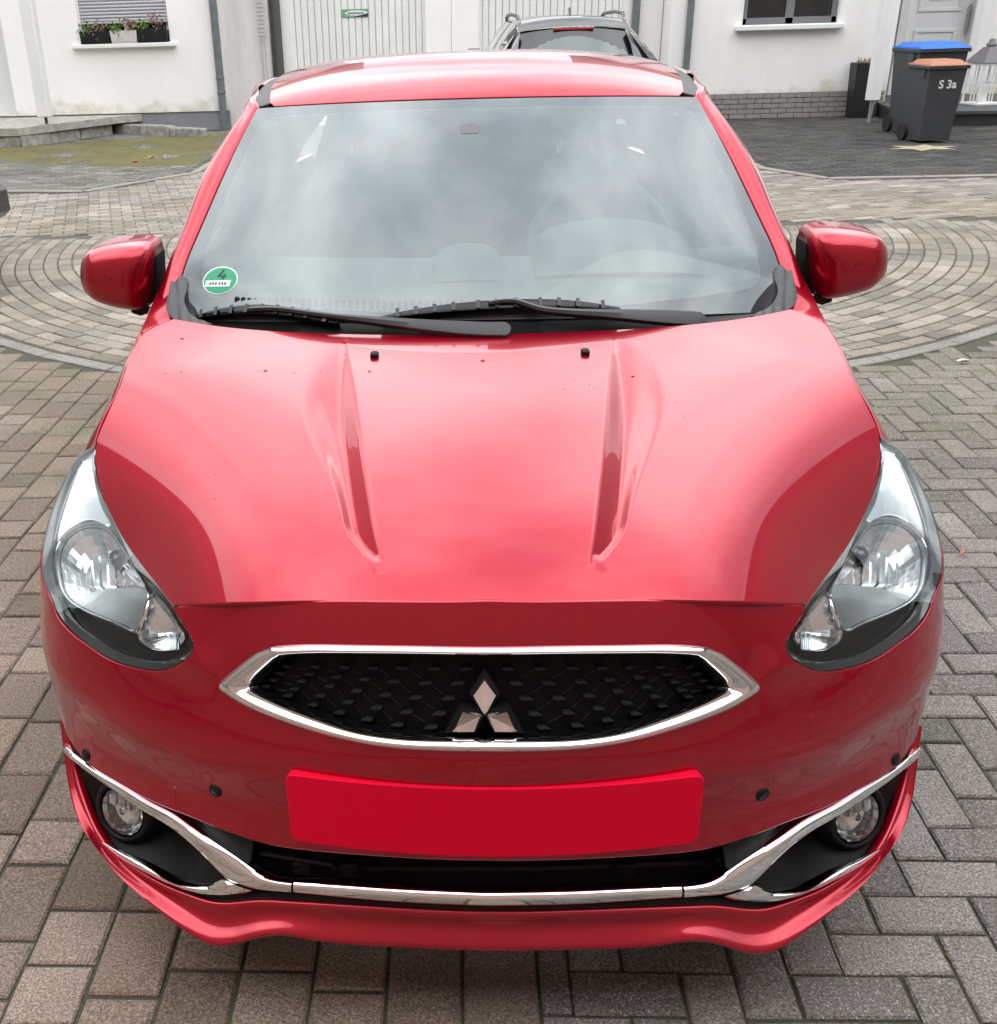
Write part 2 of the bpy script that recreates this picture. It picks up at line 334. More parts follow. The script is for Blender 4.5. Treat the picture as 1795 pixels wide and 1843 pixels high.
def paint(name, col, metal=.9, rough=.30, coat_ior=1.72):
    mt, t, b = material(name); b.inputs['Base Color'].default_value = (*col, 1); b.inputs['Metallic'].default_value = metal; b.inputs['Roughness'].default_value = rough
    b.inputs['Coat Weight'].default_value = 1.0; b.inputs['Coat Roughness'].default_value = .012; b.inputs['Coat IOR'].default_value = coat_ior
    g = N('ShaderNodeTexCoord', t)
    dn = noise(t, g.outputs['Object'], 9, 6, .6)
    q = N('ShaderNodeMapRange', t); q.inputs['From Min'].default_value = .45; q.inputs['From Max'].default_value = .8; q.inputs['To Min'].default_value = .006; q.inputs['To Max'].default_value = .022
    t.links.new(dn.outputs[0], q.inputs['Value']); t.links.new(q.outputs[0], b.inputs['Coat Roughness'])
    return mt
def setts(name, base, alt, speck=.5, moss=0.0, island=False, pale=(.42, .40, .37), zone=None):
    """concrete paving: every block its own tone, a coarse grain with pale grit, dirt and moss in patches"""
    mt, t, b = material(name); g = N('ShaderNodeNewGeometry', t); pos = g.outputs['Position']
    if island: rnd = g.outputs['Random Per Island']
    else: rnd = N('ShaderNodeObjectInfo', t).outputs['Random']
    c = mixc(t, rnd, base, alt)
    hs = N('ShaderNodeHueSaturation', t); mr = N('ShaderNodeMapRange', t); mr.inputs['To Min'].default_value = .74; mr.inputs['To Max'].default_value = 1.22
    m2 = N('ShaderNodeMath', t, operation='FRACT'); m3 = N('ShaderNodeMath', t, operation='MULTIPLY'); m3.inputs[1].default_value = 7.31
    t.links.new(rnd, m3.inputs[0]); t.links.new(m3.outputs[0], m2.inputs[0]); t.links.new(m2.outputs[0], mr.inputs['Value']); t.links.new(mr.outputs[0], hs.inputs['Value']); t.links.new(c, hs.inputs['Color']); c = hs.outputs[0]
    big = noise(t, pos, 1.3, 5, .6); c = mixc(t, ramp(t, big.outputs[0], [(.35, (.72, .72, .70)), (.65, (1.1, 1.1, 1.1))]).outputs[0], (0, 0, 0), c, 'MIX') if False else mixc(t, 1.0, c, ramp(t, big.outputs[0], [(.35, (.78, .77, .75)), (.65, (1.08, 1.08, 1.08))]).outputs[0], 'MULTIPLY')
    if zone:
        sp = N('ShaderNodeSeparateXYZ', t); t.links.new(pos, sp.inputs[0]); zn = noise(t, pos, 2.6, 7, .7)
        za_ = ramp(t, None, [(.0, (0, 0, 0)), (.32, (1, 1, 1)), (.78, (1, 1, 1)), (1, (0, 0, 0))]); zm = N('ShaderNodeMapRange', t); zm.inputs['From Min'].default_value = zone[0]; zm.inputs['From Max'].default_value = zone[1]; t.links.new(sp.outputs['Y'], zm.inputs['Value']); t.links.new(zm.outputs[0], za_.inputs[0])
        zz = N('ShaderNodeMath', t, operation='MULTIPLY'); t.links.new(za_.outputs[0], zz.inputs[0]); t.links.new(ramp(t, zn.outputs[0], [(.36, (0, 0, 0)), (.62, (zone[2],) * 3)]).outputs[0], zz.inputs[1]); c = mixc(t, zz.outputs[0], c, zone[3])
    gr = noise(t, pos, 215, 3, .75); c = mixc(t, 1.0, c, ramp(t, gr.outputs[0], [(.34, (.42, .41, .40)), (.5, (.92, .92, .92)), (.66, (1.75, 1.75, 1.75))]).outputs[0], 'MULTIPLY')
    vo = N('ShaderNodeTexVoronoi', t); vo.inputs['Scale'].default_value = 150; t.links.new(pos, vo.inputs['Vector'])
    pt = noise(t, pos, 60, 2, .5); sx = N('ShaderNodeMath', t, operation='MULTIPLY')
    t.links.new(ramp(t, vo.outputs['Distance'], [(.16, (1, 1, 1)), (.36, (0, 0, 0))]).outputs[0], sx.inputs[0]); t.links.new(ramp(t, pt.outputs[0], [(.40, (0, 0, 0)), (.58, (speck, speck, speck))]).outputs[0], sx.inputs[1])
    c = mixc(t, sx.outputs[0], c, pale)
    if moss:
        mo = noise(t, pos, .9, 6, .65); c = mixc(t, ramp(t, mo.outputs[0], [(.48, (0, 0, 0)), (.66, (moss, moss, moss))]).outputs[0], c, (.085, .082, .035))
    t.links.new(c, b.inputs['Base Color']); b.inputs['Roughness'].default_value = .82; b.inputs['Specular IOR Level'].default_value = .35
    bp = N('ShaderNodeBump', t); lump = noise(t, pos, 55, 4, .65); hs2 = N('ShaderNodeMath', t, operation='MULTIPLY_ADD'); hs2.inputs[1].default_value = 1.6; t.links.new(lump.outputs[0], hs2.inputs[0]); t.links.new(gr.outputs[0], hs2.inputs[2]); bp.inputs['Strength'].default_value = 1.0; bp.inputs['Distance'].default_value = .006; t.links.new(hs2.outputs[0], bp.inputs['Height']); t.links.new(bp.outputs[0], b.inputs['Normal'])
    return mt
def soil(name, a, bcol, scale=3):
    mt, t, b = material(name); g = N('ShaderNodeNewGeometry', t); n = noise(t, g.outputs['Position'], scale, 8, .65); f = noise(t, g.outputs['Position'], 150, 4, .7)
    c = mixc(t, ramp(t, n.outputs[0], [(.38, (0, 0, 0)), (.62, (1, 1, 1))]).outputs[0], a, bcol); c = mixc(t, 1.0, c, ramp(t, f.outputs[0], [(.3, (.6, .6, .6)), (.7, (1.35, 1.35, 1.35))]).outputs[0], 'MULTIPLY')
    t.links.new(c, b.inputs['Base Color']); b.inputs['Roughness'].default_value = .95
    bp = N('ShaderNodeBump', t); bp.inputs['Strength'].default_value = .7; bp.inputs['Distance'].default_value = .01; t.links.new(f.outputs[0], bp.inputs['Height']); t.links.new(bp.outputs[0], b.inputs['Normal']); return mt
def render_wall(name, col, stain=.25, algae=0.0):
    mt, t, b = material(name); g = N('ShaderNodeNewGeometry', t); pos = g.outputs['Position']
    mp = N('ShaderNodeMapping', t); mp.inputs['Scale'].default_value = (1.6, 1.6, .25); t.links.new(pos, mp.inputs['Vector'])
    s1 = noise(t, mp.outputs[0], 1.6, 7, .65); s2 = noise(t, pos, .7, 6, .6)
    c = mixc(t, 1.0, col, ramp(t, s1.outputs[0], [(.36, (1 - stain, 1 - stain * 1.05, 1 - stain * 1.12)), (.58, (1, 1, 1))]).outputs[0], 'MULTIPLY')
    c = mixc(t, 1.0, c, ramp(t, s2.outputs[0], [(.3, (.93, .93, .92)), (.7, (1, 1, 1))]).outputs[0], 'MULTIPLY')
    if algae:
        sp = N('ShaderNodeSeparateXYZ', t); t.links.new(pos, sp.inputs[0]); an = noise(t, pos, 3.2, 7, .7); ad = N('ShaderNodeMath', t, operation='MULTIPLY_ADD'); ad.inputs[1].default_value = .9; t.links.new(an.outputs[0], ad.inputs[0]); t.links.new(sp.outputs['Z'], ad.inputs[2])
        c = mixc(t, ramp(t, ad.outputs[0], [(.66, (algae,) * 3), (.90, (0, 0, 0))]).outputs[0], c, (.50, .45, .30))
    t.links.new(c, b.inputs['Base Color']); b.inputs['Roughness'].default_value = .9
    gr = noise(t, pos, 90, 4, .6); bp = N('ShaderNodeBump', t); bp.inputs['Strength'].default_value = .35; bp.inputs['Distance'].default_value = .004; t.links.new(gr.outputs[0], bp.inputs['Height']); t.links.new(bp.outputs[0], b.inputs['Normal']); return mt
def glass(name, tint, veil=0.0, veilcol=(.5, .55, .55), refl=1.0):
    """thin automotive or window glass: Fresnel mirror over a tinted view through, with an optional diffuse veil, painted haze on the windscreen"""
    mt = bpy.data.materials.new(name); mt.use_nodes = True; t = mt.node_tree; t.nodes.clear(); o = N('ShaderNodeOutputMaterial', t)
    tr = N('ShaderNodeBsdfTransparent', t); tr.inputs[0].default_value = (*tint, 1); gl = N('ShaderNodeBsdfGlossy', t); gl.inputs['Roughness'].default_value = .012; gl.inputs['Color'].default_value = (.93, .99, 1.0, 1)
    fr = N('ShaderNodeFresnel', t); fr.inputs['IOR'].default_value = 1.52; m1 = N('ShaderNodeMixShader', t); k = N('ShaderNodeMath', t, operation='MULTIPLY'); k.inputs[1].default_value = 1.5 * refl; k.use_clamp = True
    t.links.new(fr.outputs[0], k.inputs[0]); t.links.new(k.outputs[0], m1.inputs[0]); base = tr.outputs[0]
    if veil:
        df = N('ShaderNodeBsdfDiffuse', t); df.inputs[0].default_value = (*veilcol, 1); m0 = N('ShaderNodeMixShader', t)
        g = N('ShaderNodeNewGeometry', t); n = noise(t, g.outputs['Position'], 5, 6, .6); q = N('ShaderNodeMapRange', t); q.inputs['From Min'].default_value = .3; q.inputs['From Max'].default_value = .75; q.inputs['To Min'].default_value = veil * .6; q.inputs['To Max'].default_value = veil * 1.4
        t.links.new(n.outputs[0], q.inputs['Value']); t.links.new(q.outputs[0], m0.inputs[0]); t.links.new(base, m0.inputs[1]); t.links.new(df.outputs[0], m0.inputs[2]); base = m0.outputs[0]
    t.links.new(base, m1.inputs[1]); t.links.new(gl.outputs[0], m1.inputs[2]); t.links.new(m1.outputs[0], o.inputs[0]); return mt
# ================================================================== ground
gm = soil('far_ground', (.15, .14, .13), (.19, .18, .17))
g = MB(); g.add([(-150, -150, -.04), (150, -150, -.04), (150, 150, -.04), (-150, 150, -.04)], [(0, 1, 2, 3)]); tag(g.build('ground', gm, smooth=False), kind='structure')
CAR_PX = np.array([(95, 1000), (180, 800), (300, 500), (440, 190), (520, 130), (900, 95), (1215, 130), (1260, 180), (1480, 570), (1620, 810), (1690, 1000), (1690, 1200), (1640, 1460), (1560, 1590), (1380, 1715), (880, 1710), (390, 1700), (200, 1560), (110, 1350), (83, 1150)], float)
YC, XC, RC = 7.65, .12, 4.20                     # the turning circle
def sheet(name, pts, z, mat):
    return tag(new_obj(name, [(x, y, z) for x, y in pts], [tuple(range(len(pts)))], mat, None, False), kind='structure')
JOINT = soil('joint_soil', (.075, .070, .058), (.080, .084, .046), 5); JOINT2 = soil('joint_sand', (.11, .10, .085), (.085, .080, .065), 4)
SLABR = setts('paving_brown', (.305, .222, .176), (.365, .287, .238), .35, .15, zone=(1.3, 5.2, .8, (.165, .158, .105))); SLABRi = setts('paving_brown_mass', (.305, .222, .176), (.365, .287, .238), .35, .3, True, zone=(1.3, 5.2, .8, (.165, .158, .105)))
HERR = setts('paving_grey', (.250, .226, .210), (.315, .288, .268), .95, .12, pale=(.58, .55, .52), zone=(1.9, 5.5, .75, (.165, .158, .095))); HERRi = setts('paving_grey_mass', (.250, .226, .210), (.305, .280, .262), .8, .3, True, pale=(.54, .51, .48), zone=(1.9, 5.5, .75, (.165, .158, .095)))
CIRC = setts('paving_beige', (.290, .252, .205), (.365, .325, .272), .3, .1); CIRCi = setts('paving_beige_mass', (.290, .252, .205), (.365, .325, .272), .3, .12, True)
PALE = setts('kerb_pale', (.34, .32, .285), (.40, .38, .34), .3, .1, True); GREYi = setts('paving_worn_grey', (.15, .145, .128), (.23, .22, .20), .2, .7, True); DARKi = setts('paving_anthracite', (.050, .048, .046), (.095, .090, .085), .15, .1, True, pale=(.2, .19, .18))
_blk = {}
def block_geo(l, w_, h=.03, c=.0045, jit=0.0, rn=None):
    x, y = l / 2, w_ / 2; V = []
    for dz, k in ((-h, 0), (-.0045, 0), (0, c)):
        for sx, sy in ((-1, -1), (1, -1), (1, 1), (-1, 1)): V.append((sx * (x - k) + (rn.uniform(-jit, jit) if rn else 0), sy * (y - k) + (rn.uniform(-jit, jit) if rn else 0), dz))
    F = [(8, 9, 10, 11)]
    for a in (0, 4):
        for i in range(4): F.append((a + i, a + (i + 1) % 4, a + 4 + (i + 1) % 4, a + 4 + i))
    return V, F
def block_mesh(name, l, w_, mat, var):
    key = (name, l, w_, var)
    if key not in _blk:
        V, F = block_geo(l, w_, jit=.0018, rn=random.Random(var * 13 + int(l * 1000)))
        me = bpy.data.meshes.new(name); me.from_pydata(V, [], F); me.update(); me.materials.append(mat); _blk[key] = me
    return _blk[key]
def lay(parent, name, mass_name, blocks, mat, matmass, limit=300):
    """blocks: (x, y, angle, length, width); the largest in the picture become objects, the rest one mass"""
    B = np.array(blocks); p = proj(np.c_[B[:, 0], B[:, 1], np.zeros(len(B))]); d = np.linalg.norm(np.c_[B[:, 0], B[:, 1], np.zeros(len(B))] - CAM, axis=1)
    front = ((np.c_[B[:, 0], B[:, 1], np.zeros(len(B))] - CAM) @ AZ) > .3
    vis = front & (p[:, 0] > -60) & (p[:, 0] < 1855) & (p[:, 1] > 0) & (p[:, 1] < 1900) & ~inside(p, CAR_PX)
    sc_ = np.where(vis, B[:, 3] * B[:, 4] / d ** 3, -1); order = np.argsort(-sc_); rn = random.Random(11); mb = MB(); chosen = set(k for k in order[:limit] if sc_[k] > 0)
    for k, (x, y, a, l, w_) in enumerate(B):
        z = rn.uniform(-.002, .002)
        if k in chosen:
            o = bpy.data.objects.new(name, block_mesh(name, round(l, 3), round(w_, 3), mat, rn.randrange(4))); COL.objects.link(o)
            o.location = (x, y, z); o.rotation_euler = (rn.uniform(-.012, .012), rn.uniform(-.012, .012), a + rn.uniform(-.008, .008)); o.parent = parent
        else:
            V, F = block_geo(l, w_, jit=.0015, rn=rn); ca, sa = math.cos(a), math.sin(a); tx, ty = rn.uniform(-.012, .012), rn.uniform(-.012, .012)
            mb.add([(x + vx * ca - vy * sa, y + vx * sa + vy * ca, vz + z + vx * tx + vy * ty) for vx, vy, vz in V], F)
    if mb.V: o = mb.build(mass_name, matmass, parent, smooth=False); o['kind'] = 'stuff'
def outside_circle(x, y, m=.03): return y > YC or (x - XC) ** 2 + (y - YC) ** 2 > (RC + m) ** 2
XS = .10
# herringbone of 20 x 10 cm blocks on the right
drive = sheet('driveway', [(-5.5, -3), (6.5, -3), (6.5, YC), (-5.5, YC)], -.0085, JOINT)
hb = []; ox, oy = .657, .136
for i in range(-36, 60):
    for j in range(-34, 80):
        dd = (i - j) % 4; x, y = ox + i * .1, oy + j * .1
        if dd == 0: c = (x + .1, y + .05, 0, .193, .093)
        elif dd == 3: c = (x + .05, y + .1, math.pi / 2, .193, .093)
        else: continue
        if c[0] - c[3] / 2 * abs(math.cos(c[2])) - c[4] / 2 * abs(math.sin(c[2])) < XS:
            if c[2] == 0 and c[0] + .095 - XS > .04: c = ((XS + .003 + c[0] + .097) / 2, c[1], 0, c[0] + .097 - XS - .003, .093)
            elif c[2] and c[0] + .0465 - XS > .025: c = ((XS + .003 + c[0] + .0465) / 2, c[1], math.pi / 2, .193, c[0] + .0465 - XS - .003)
            else: continue
        if XS < c[0] < 6.3 and -2.6 < c[1] < YC - .1 and outside_circle(c[0], c[1], .055): hb.append(c)
lay(drive, 'paving_block', 'paving_block_mass', hb, HERR, HERRi, 300)
# rectangular blocks in columns on the left
lb = []; rn = random.Random(5); colx = XS - .001
while colx > -5.2:
    cw_ = .138; y = -2.7 + rn.uniform(0, .2); prev = 0
    while y < YC - .2:
        l = rn.choice((.138, .208, .208)); yc_ = y + l / 2
        if outside_circle(colx - cw_ / 2, yc_, .075): lb.append((colx - cw_ / 2, yc_, math.pi / 2, l - .008, cw_ - .008))
        y += l
    colx -= cw_
left_bed = sheet('left_driveway', [(-5.3, -2.8), (XS, -2.8), (XS, YC), (-5.3, YC)], -.0075, JOINT)
lay(left_bed, 'paving_slab', 'paving_slab_mass', lb, SLABR, SLABRi, 300)
# the turning circle: rings of setts
ang = np.linspace(math.pi, 2 * math.pi, 90)
circ = sheet('turning_circle', [(XC + RC * math.cos(a), YC + RC * math.sin(a)) for a in ang], -.0065, JOINT2)
cb_ = []; edgeb = []
for k in range(2, 41):
    r = .1 * k + .04; n = int(math.pi * r / .2); of = rn.uniform(0, 1)
    for q in range(n):
        a = math.pi + math.pi * (q + of) / n; cb_.append((XC + r * math.cos(a), YC + r * math.sin(a), a + math.pi / 2, math.pi * r / n - .009, .090))
lay(circ, 'circle_sett', 'circle_sett_mass', cb_, CIRC, CIRCi, 300)
kb = MB()
for q in range(26):
    a = math.pi + math.pi * (q + .5) / 26; V, F = block_geo(math.pi * (RC - .04) / 26 - .008, .085); ca, sa = math.cos(a + math.pi / 2), math.sin(a + math.pi / 2)
    me = bpy.data.meshes.new('border_stone'); me.from_pydata([(vx, vy, vz) for vx, vy, vz in V], [], F); me.materials.append(PALE); o = bpy.data.objects.new('border_stone', me); COL.objects.link(o); o.location = (XC + (RC - .04) * math.cos(a), YC + (RC - .04) * math.sin(a), .002); o.rotation_euler = (0, 0, a + math.pi / 2); o.parent = circ
# straight courses beyond the circle
court = sheet('courtyard', [(-9, YC), (9, YC), (9, 17.2), (-9, 17.2)], -.0085, JOINT2)
KL = [(-9.0, 10.75), (-4.9, 10.37), (-3.95, 10.22), (-3.07, 11.49), (-2.95, 16.6)]; KR = [(3.0, 16.3), (3.15, 10.86), (3.59, 9.99), (9.0, 9.85)]
def left_zone(x, y): return inside(np.array([(x, y)]), np.array(KL + [(-9, 16.6)]))[0]
def right_zone(x, y): return inside(np.array([(x, y)]), np.array(KR + [(9, 17)]))[0]
rb_ = []; gb_ = []; db_ = []
for j in range(0, 95):
    for i in range(-62, 63):
        a = .30; u, v = i * .2 + (.1 if j % 2 else 0), j * .1 - 3.0
        x = u * math.cos(a) - v * math.sin(a); y = YC + .12 + u * math.sin(a) + v * math.cos(a)
        if not (YC + .10 < y < 12.5 and -7.5 < x < 8.0) or left_zone(x, y + .12) or left_zone(x, y - .0) or right_zone(x, y + .1): continue
        rb_.append((x, y, a, .192, .092))
for j in range(0, 66):
    for i in range(-45, 46):
        u, v = i * .2 + (.1 if j % 2 else 0), j * .1
        x, y = u, 9.95 + v
        if -8.5 < x < -2.9 and y < 16.5 and left_zone(x, y) and left_zone(x + .1, y - .1): gb_.append((x, y, 0, .192, .092))
        if 3.1 < x < 8.9 and y < 16.3 and right_zone(x, y) and right_zone(x - .08, y - .1): db_.append((x, y, 0, .194, .094))
lay(court, 'courtyard_block', 'courtyard_block_mass', rb_, CIRC, setts('paving_court_mass', (.255, .225, .20), (.345, .305, .27), .3, .1, True), 300)
lay(court, 'front_yard_block', 'front_yard_block_mass', gb_, GREYi, GREYi, 0)
lay(court, 'forecourt_block', 'forecourt_block_mass', db_, DARKi, DARKi, 0)
def kerbline(pts, name):
    for a, b in zip(pts[:-1], pts[1:]):
        a, b = np.array(a), np.array(b); n = max(1, int(np.linalg.norm(b - a) / .8)); an = math.atan2(*(b - a)[::-1]); l = np.linalg.norm(b - a) / n
        for k in range(n):
            c = a + (b - a) * (k + .5) / n; V, F = block_geo(l - .01, .10, .06); me = bpy.data.meshes.new(name); me.from_pydata(V, [], F); me.materials.append(PALE)
            o = bpy.data.objects.new(name, me); COL.objects.link(o); o.location = (c[0], c[1], .012); o.rotation_euler = (0, 0, an); o.parent = court
kerbline(KL, 'kerb_stone'); kerbline(KR, 'kerb_stone')
MOSS = soil('moss_green', (.150, .140, .045), (.115, .100, .050), 1.6)
mo = MB(); rn = random.Random(2)
outline = [(-7.2, 14.6), (-6.3, 13.4), (-5.2, 12.7), (-4.2, 12.3), (-3.3, 12.2), (-3.2, 14.5), (-3.3, 15.9), (-4.6, 15.7), (-6.3, 14.95)]
grid = [(x, y) for x in np.arange(-7.2, -3.1, .045) for y in np.arange(12.1, 16, .06)]; ok = inside(np.array(grid), np.array(outline))
for (x, y), k in zip(grid, ok):
    if not k: continue
    n = math.sin(x * 5.1 + y * 2.3) + math.sin(x * 2.7 - y * 4.1) + rn.uniform(-1.1, 1.1) + .5
    if n > -.45:
        s = rn.uniform(.025, .06); a0 = rn.uniform(0, 6.28); k_ = 6; V = [(x + s * math.cos(a0 + t * math.pi / 3) * rn.uniform(.7, 1.2), y + s * math.sin(a0 + t * math.pi / 3) * rn.uniform(.7, 1.2), -.001) for t in range(6)] + [(x, y, .004 + s * .22)]
        mo.add(V, [(t, (t + 1) % 6, 6) for t in range(6)])
tag(mo.build('moss', MOSS, ang=80), kind='stuff')
# weeds in the joints of the driveway
mo = MB()
for k in range(900):
    if rn.random() < .5: x = XS - .138 * rn.randint(0, 20) - .02; y = rn.uniform(-.6, 5)
    else: x = .657 + .1 * rn.randint(0, 24); y = rn.uniform(-.6, 4.5)
    if not outside_circle(x, y, .05) or rn.random() > .55: continue
    x += rn.gauss(0, .004); s = rn.uniform(.0015, .004); mo.add([(x + s * math.cos(t * 1.05) * rn.uniform(.6, 1.3), y + 2.2 * s * math.sin(t * 1.05), -.004) for t in range(6)] + [(x, y, s * .30)], [(t, (t + 1) % 6, 6) for t in range(6)])
tag(mo.build('joint_moss', MOSS, ang=80), kind='stuff')

# ================================================================== houses
WALL = render_wall('white_render', (.92, .905, .892), .04, .7); STAIN = render_wall('stained_render', (.74, .71, .70), .17); PLINTH = plain('plinth_grey', (.24, .245, .26), rough=.9, noise=.08, nscale=6, bump=.15, bscale=120)
WHITE = plain('white_lacquer', (.80, .80, .79), rough=.4, noise=.03, nscale=4); DOORW = plain('door_white', (.70, .71, .72), rough=.45); PIPE = plain('zinc_pipe', (.15, .17, .175), rough=.5, metal=.25, noise=.15, nscale=8)
FRAMEG = plain('window_grey', (.16, .16, .175), rough=.4); WGLASS = plain('window_dark_glass', (.012, .013, .014), rough=.05, coat=1.0); SHUT = plain('shutter_grey', (.46, .455, .49), rough=.5)
GATE = plain('garage_door_white', (.80, .80, .775), rough=.5, noise=.05, nscale=5); GATEGAP = plain('garage_door_groove', (.66, .66, .64), rough=.7); TILE = plain('roof_tile', (.09, .045, .035), rough=.8, noise=.3, nscale=14)
STONE = plain('granite', (.30, .29, .265), rough=.9, noise=.35, nscale=11, bump=.5, bscale=60); STONE2 = plain('granite_top', (.36, .345, .31), rough=.9, noise=.25, nscale=7, bump=.4, bscale=60); ANTH = plain('anthracite', (.035, .037, .040), rough=.6, noise=.1)
KLINK = plain('grey_klinker', (.27, .245, .235), rough=.85, noise=.15, nscale=18, bump=.3); MORTAR = plain('mortar', (.17, .16, .155), rough=.95)
GREEN = plain('leaf_green', (.10, .20, .03), rough=.6, noise=.35, nscale=40); FLOWER = plain('dried_flower', (.26, .15, .13), rough=.8, noise=.3, nscale=60)
def gable_roof(parent, x0, x1, y0, y1, z, rise):
    e = .35; ym = (y0 + y1) / 2; MB().prism([(x0 - e, y0 - e, z - .1), (x0 - e, ym, z + rise), (x0 - e, y1 + e, z - .1)], None, (x1 - x0 + 2 * e, 0, 0)).build('roof', TILE, parent, smooth=False)
def wall_with_holes(name, x0, x1, z0, z1, y, th, holes, mat, parent):
    """an upright wall with rectangular openings (xa, xb, za, zb)"""
    xs = sorted({x0, x1, *[h[0] for h in holes], *[h[1] for h in holes]}); zs = sorted({z0, z1, *[h[2] for h in holes], *[h[3] for h in holes]}); mb = MB(); V = {}; F = []
    cell = lambda i, j: not any(h[0] <= (xs[i] + xs[i + 1]) / 2 <= h[1] and h[2] <= (zs[j] + zs[j + 1]) / 2 <= h[3] for h in holes)
    for i in range(len(xs) - 1):
        for j in range(len(zs) - 1):
            if cell(i, j):
                a, b, c, d = xs[i], xs[i + 1], zs[j], zs[j + 1]; mb.add([(a, y, c), (b, y, c), (b, y, d), (a, y, d)], [(0, 1, 2, 3)])
    for h in holes: a, b, c, d = h; mb.add([(a, y, c), (b, y, c), (b, y, d), (a, y, d), (a, y + th, c), (b, y + th, c), (b, y + th, d), (a, y + th, d)], [(0, 4, 5, 1), (1, 5, 6, 2), (2, 6, 7, 3), (3, 7, 4, 0)])
    mb.add([(x0, y, z0), (x1, y, z0), (x1, y, z1), (x0, y, z1), (x0, y + 8, z0), (x1, y + 8, z0), (x1, y + 8, z1), (x0, y + 8, z1)], [(0, 3, 7, 4), (1, 5, 6, 2), (4, 7, 6, 5), (3, 2, 6, 7)])
    return mb.build(name, mat, parent, smooth=False)
def pipe(parent, x, y, z1, r=.045, brackets=(1.1,), mat=PIPE, name='downpipe'):
    o = MB().cyl((x, y, .0), (0, 0, 1), r, z1, 20).build(name, mat, parent)
    for z in brackets: MB().lathe((x, y, z), (0, 0, 1), [(r, -.02), (r + .008, -.018), (r + .010, 0), (r + .008, .018), (r, .02)], 20).build('pipe_collar', mat, o)
    return o
# ---- left house
YL = 16.6
lh = empty('left_house', (0, 0, 0), 'white rendered house on the left with a half lowered roller shutter and grey plinth', 'house')
wall_with_holes('wall', -9.5, -3.62, .28, 5.6, YL, .25, [(-5.80, -4.42, 1.27, 2.5), (-8.1, -6.98, .30, 2.35), (-8.6, -7.4, 3.4, 4.7), (-5.8, -4.4, 3.4, 4.7)], WALL, lh)
wall_with_holes('wall', -3.618, -2.93, .0, 5.6, YL + .06, .2, [], STAIN, lh)
MB().box(-9.5, -3.62, YL + .02, YL + .3, 0, .28).build('plinth', PLINTH, lh, smooth=False); gable_roof(lh, -9.5, -2.93, YL, YL + 8, 5.6, 3)
for z in (3.4,):
    for a, b in ((-8.6, -7.4), (-5.8, -4.4)): MB().box(a, b, YL + .16, YL + .2, z, z + 1.3).build('window', WGLASS, lh, smooth=False)
wn = MB().box(-5.80, -4.42, YL + .17, YL + .2, 1.27, 2.5).build('window', WGLASS, lh, smooth=False)
for x0, x1, z0, z1 in ((-5.80, -5.73, 1.27, 2.5), (-4.49, -4.42, 1.27, 2.5), (-5.14, -5.08, 1.27, 2.5), (-5.80, -4.42, 1.27, 1.33)): MB().box(x0, x1, YL + .13, YL + .169, z0, z1, .006).build('window_frame', WHITE, wn)
for k in range(21): MB().lathe((-5.79, YL + .085, 1.585 + k * .046), (1, 0, 0), [(.0225, 0), (.0225, 1.36)], 10).build('shutter_slat', SHUT, wn)
MB().box(-5.79, -4.43, YL + .06, YL + .11, 1.535, 1.565, .006).build('shutter_bar', SHUT, wn)
for x in (-5.80, -4.44): MB().box(x, x + .02, YL + .055, YL + .12, 1.27, 2.5).build('shutter_rail', WHITE, wn, smooth=False)
MB().box(-5.92, -4.33, YL - .10, YL + .13, 1.205, 1.265, .01).build('window_sill', WHITE, lh)
dl = MB().box(-8.1, -6.98, YL + .22, YL + .27, .30, 2.35).build('front_door', DOORW, lh, smooth=False)
MB().box(-7.075, -6.985, YL + .15, YL + .219, .30, 2.35, .006).build('door_frame', DOORW, dl); MB().cyl((-7.62, YL + .16, .85), (0, 0, 1), .018, .5, 10).build('door_handle', ANTH, dl)
pipe(lh, -3.70, YL - .07, 5.5, .058, (.55, .75, 2.9))
# porch post, stone step and edging
pb = at_y(82, 208, 15.2); pst = MB().box(pb[0] - .09, pb[0] + .09, 15.11, 15.29, .36, 2.9, .012).build('porch_post', WHITE); tag(pst, 'white square timber porch post standing on the stone step', 'post')
MB().cyl((pb[0], 15.2, .27), (0, 0, 1), .022, .10, 10).build('post_foot', ANTH, pst)
st = empty('entrance_step', (0, 0, 0), 'low grey granite entrance step under the white porch post', 'step')
c0_, c1_, c2_ = at_z(39, 266)[:2], at_z(205, 242)[:2], at_z(262, 236)[:2]
def stone_run(a, b, n, hgt, parent, d=.22, z0=.0, rn=random.Random(4)):
    a, b = np.array(a), np.array(b); t = (b - a) / np.linalg.norm(b - a); nr = np.array([-t[1], t[0]]); cuts = np.sort(np.r_[0, [(k + rn.uniform(-.15, .15)) / n for k in range(1, n)], 1])
    for q0, q1 in zip(cuts[:-1], cuts[1:]):
        p0, p1 = a + (b - a) * q0 + t * .012, a + (b - a) * q1 - t * .012; h_ = hgt + rn.uniform(-.012, .012); of = rn.uniform(-.015, .015)
        P = [p0 + nr * of, p1 + nr * of, p1 + nr * d, p0 + nr * d]; MB().prism([(x, y, z0) for x, y in P], None, (0, 0, h_ - .02)).add([(x, y, z0 + h_ - .02) for x, y in P] + [((x - P[0][0]) * .97 + P[0][0], y + .012, z0 + h_) for x, y in P], [(4, 5, 6, 7)] + [(i, (i + 1) % 4, 4 + (i + 1) % 4, 4 + i) for i in range(4)]).build('stone', STONE, parent, smooth=False)
stone_run((c0_[0] - 3.2, c0_[1] + .05), c0_, 4, .17, st); stone_run(c0_, c1_, 3, .17, st)
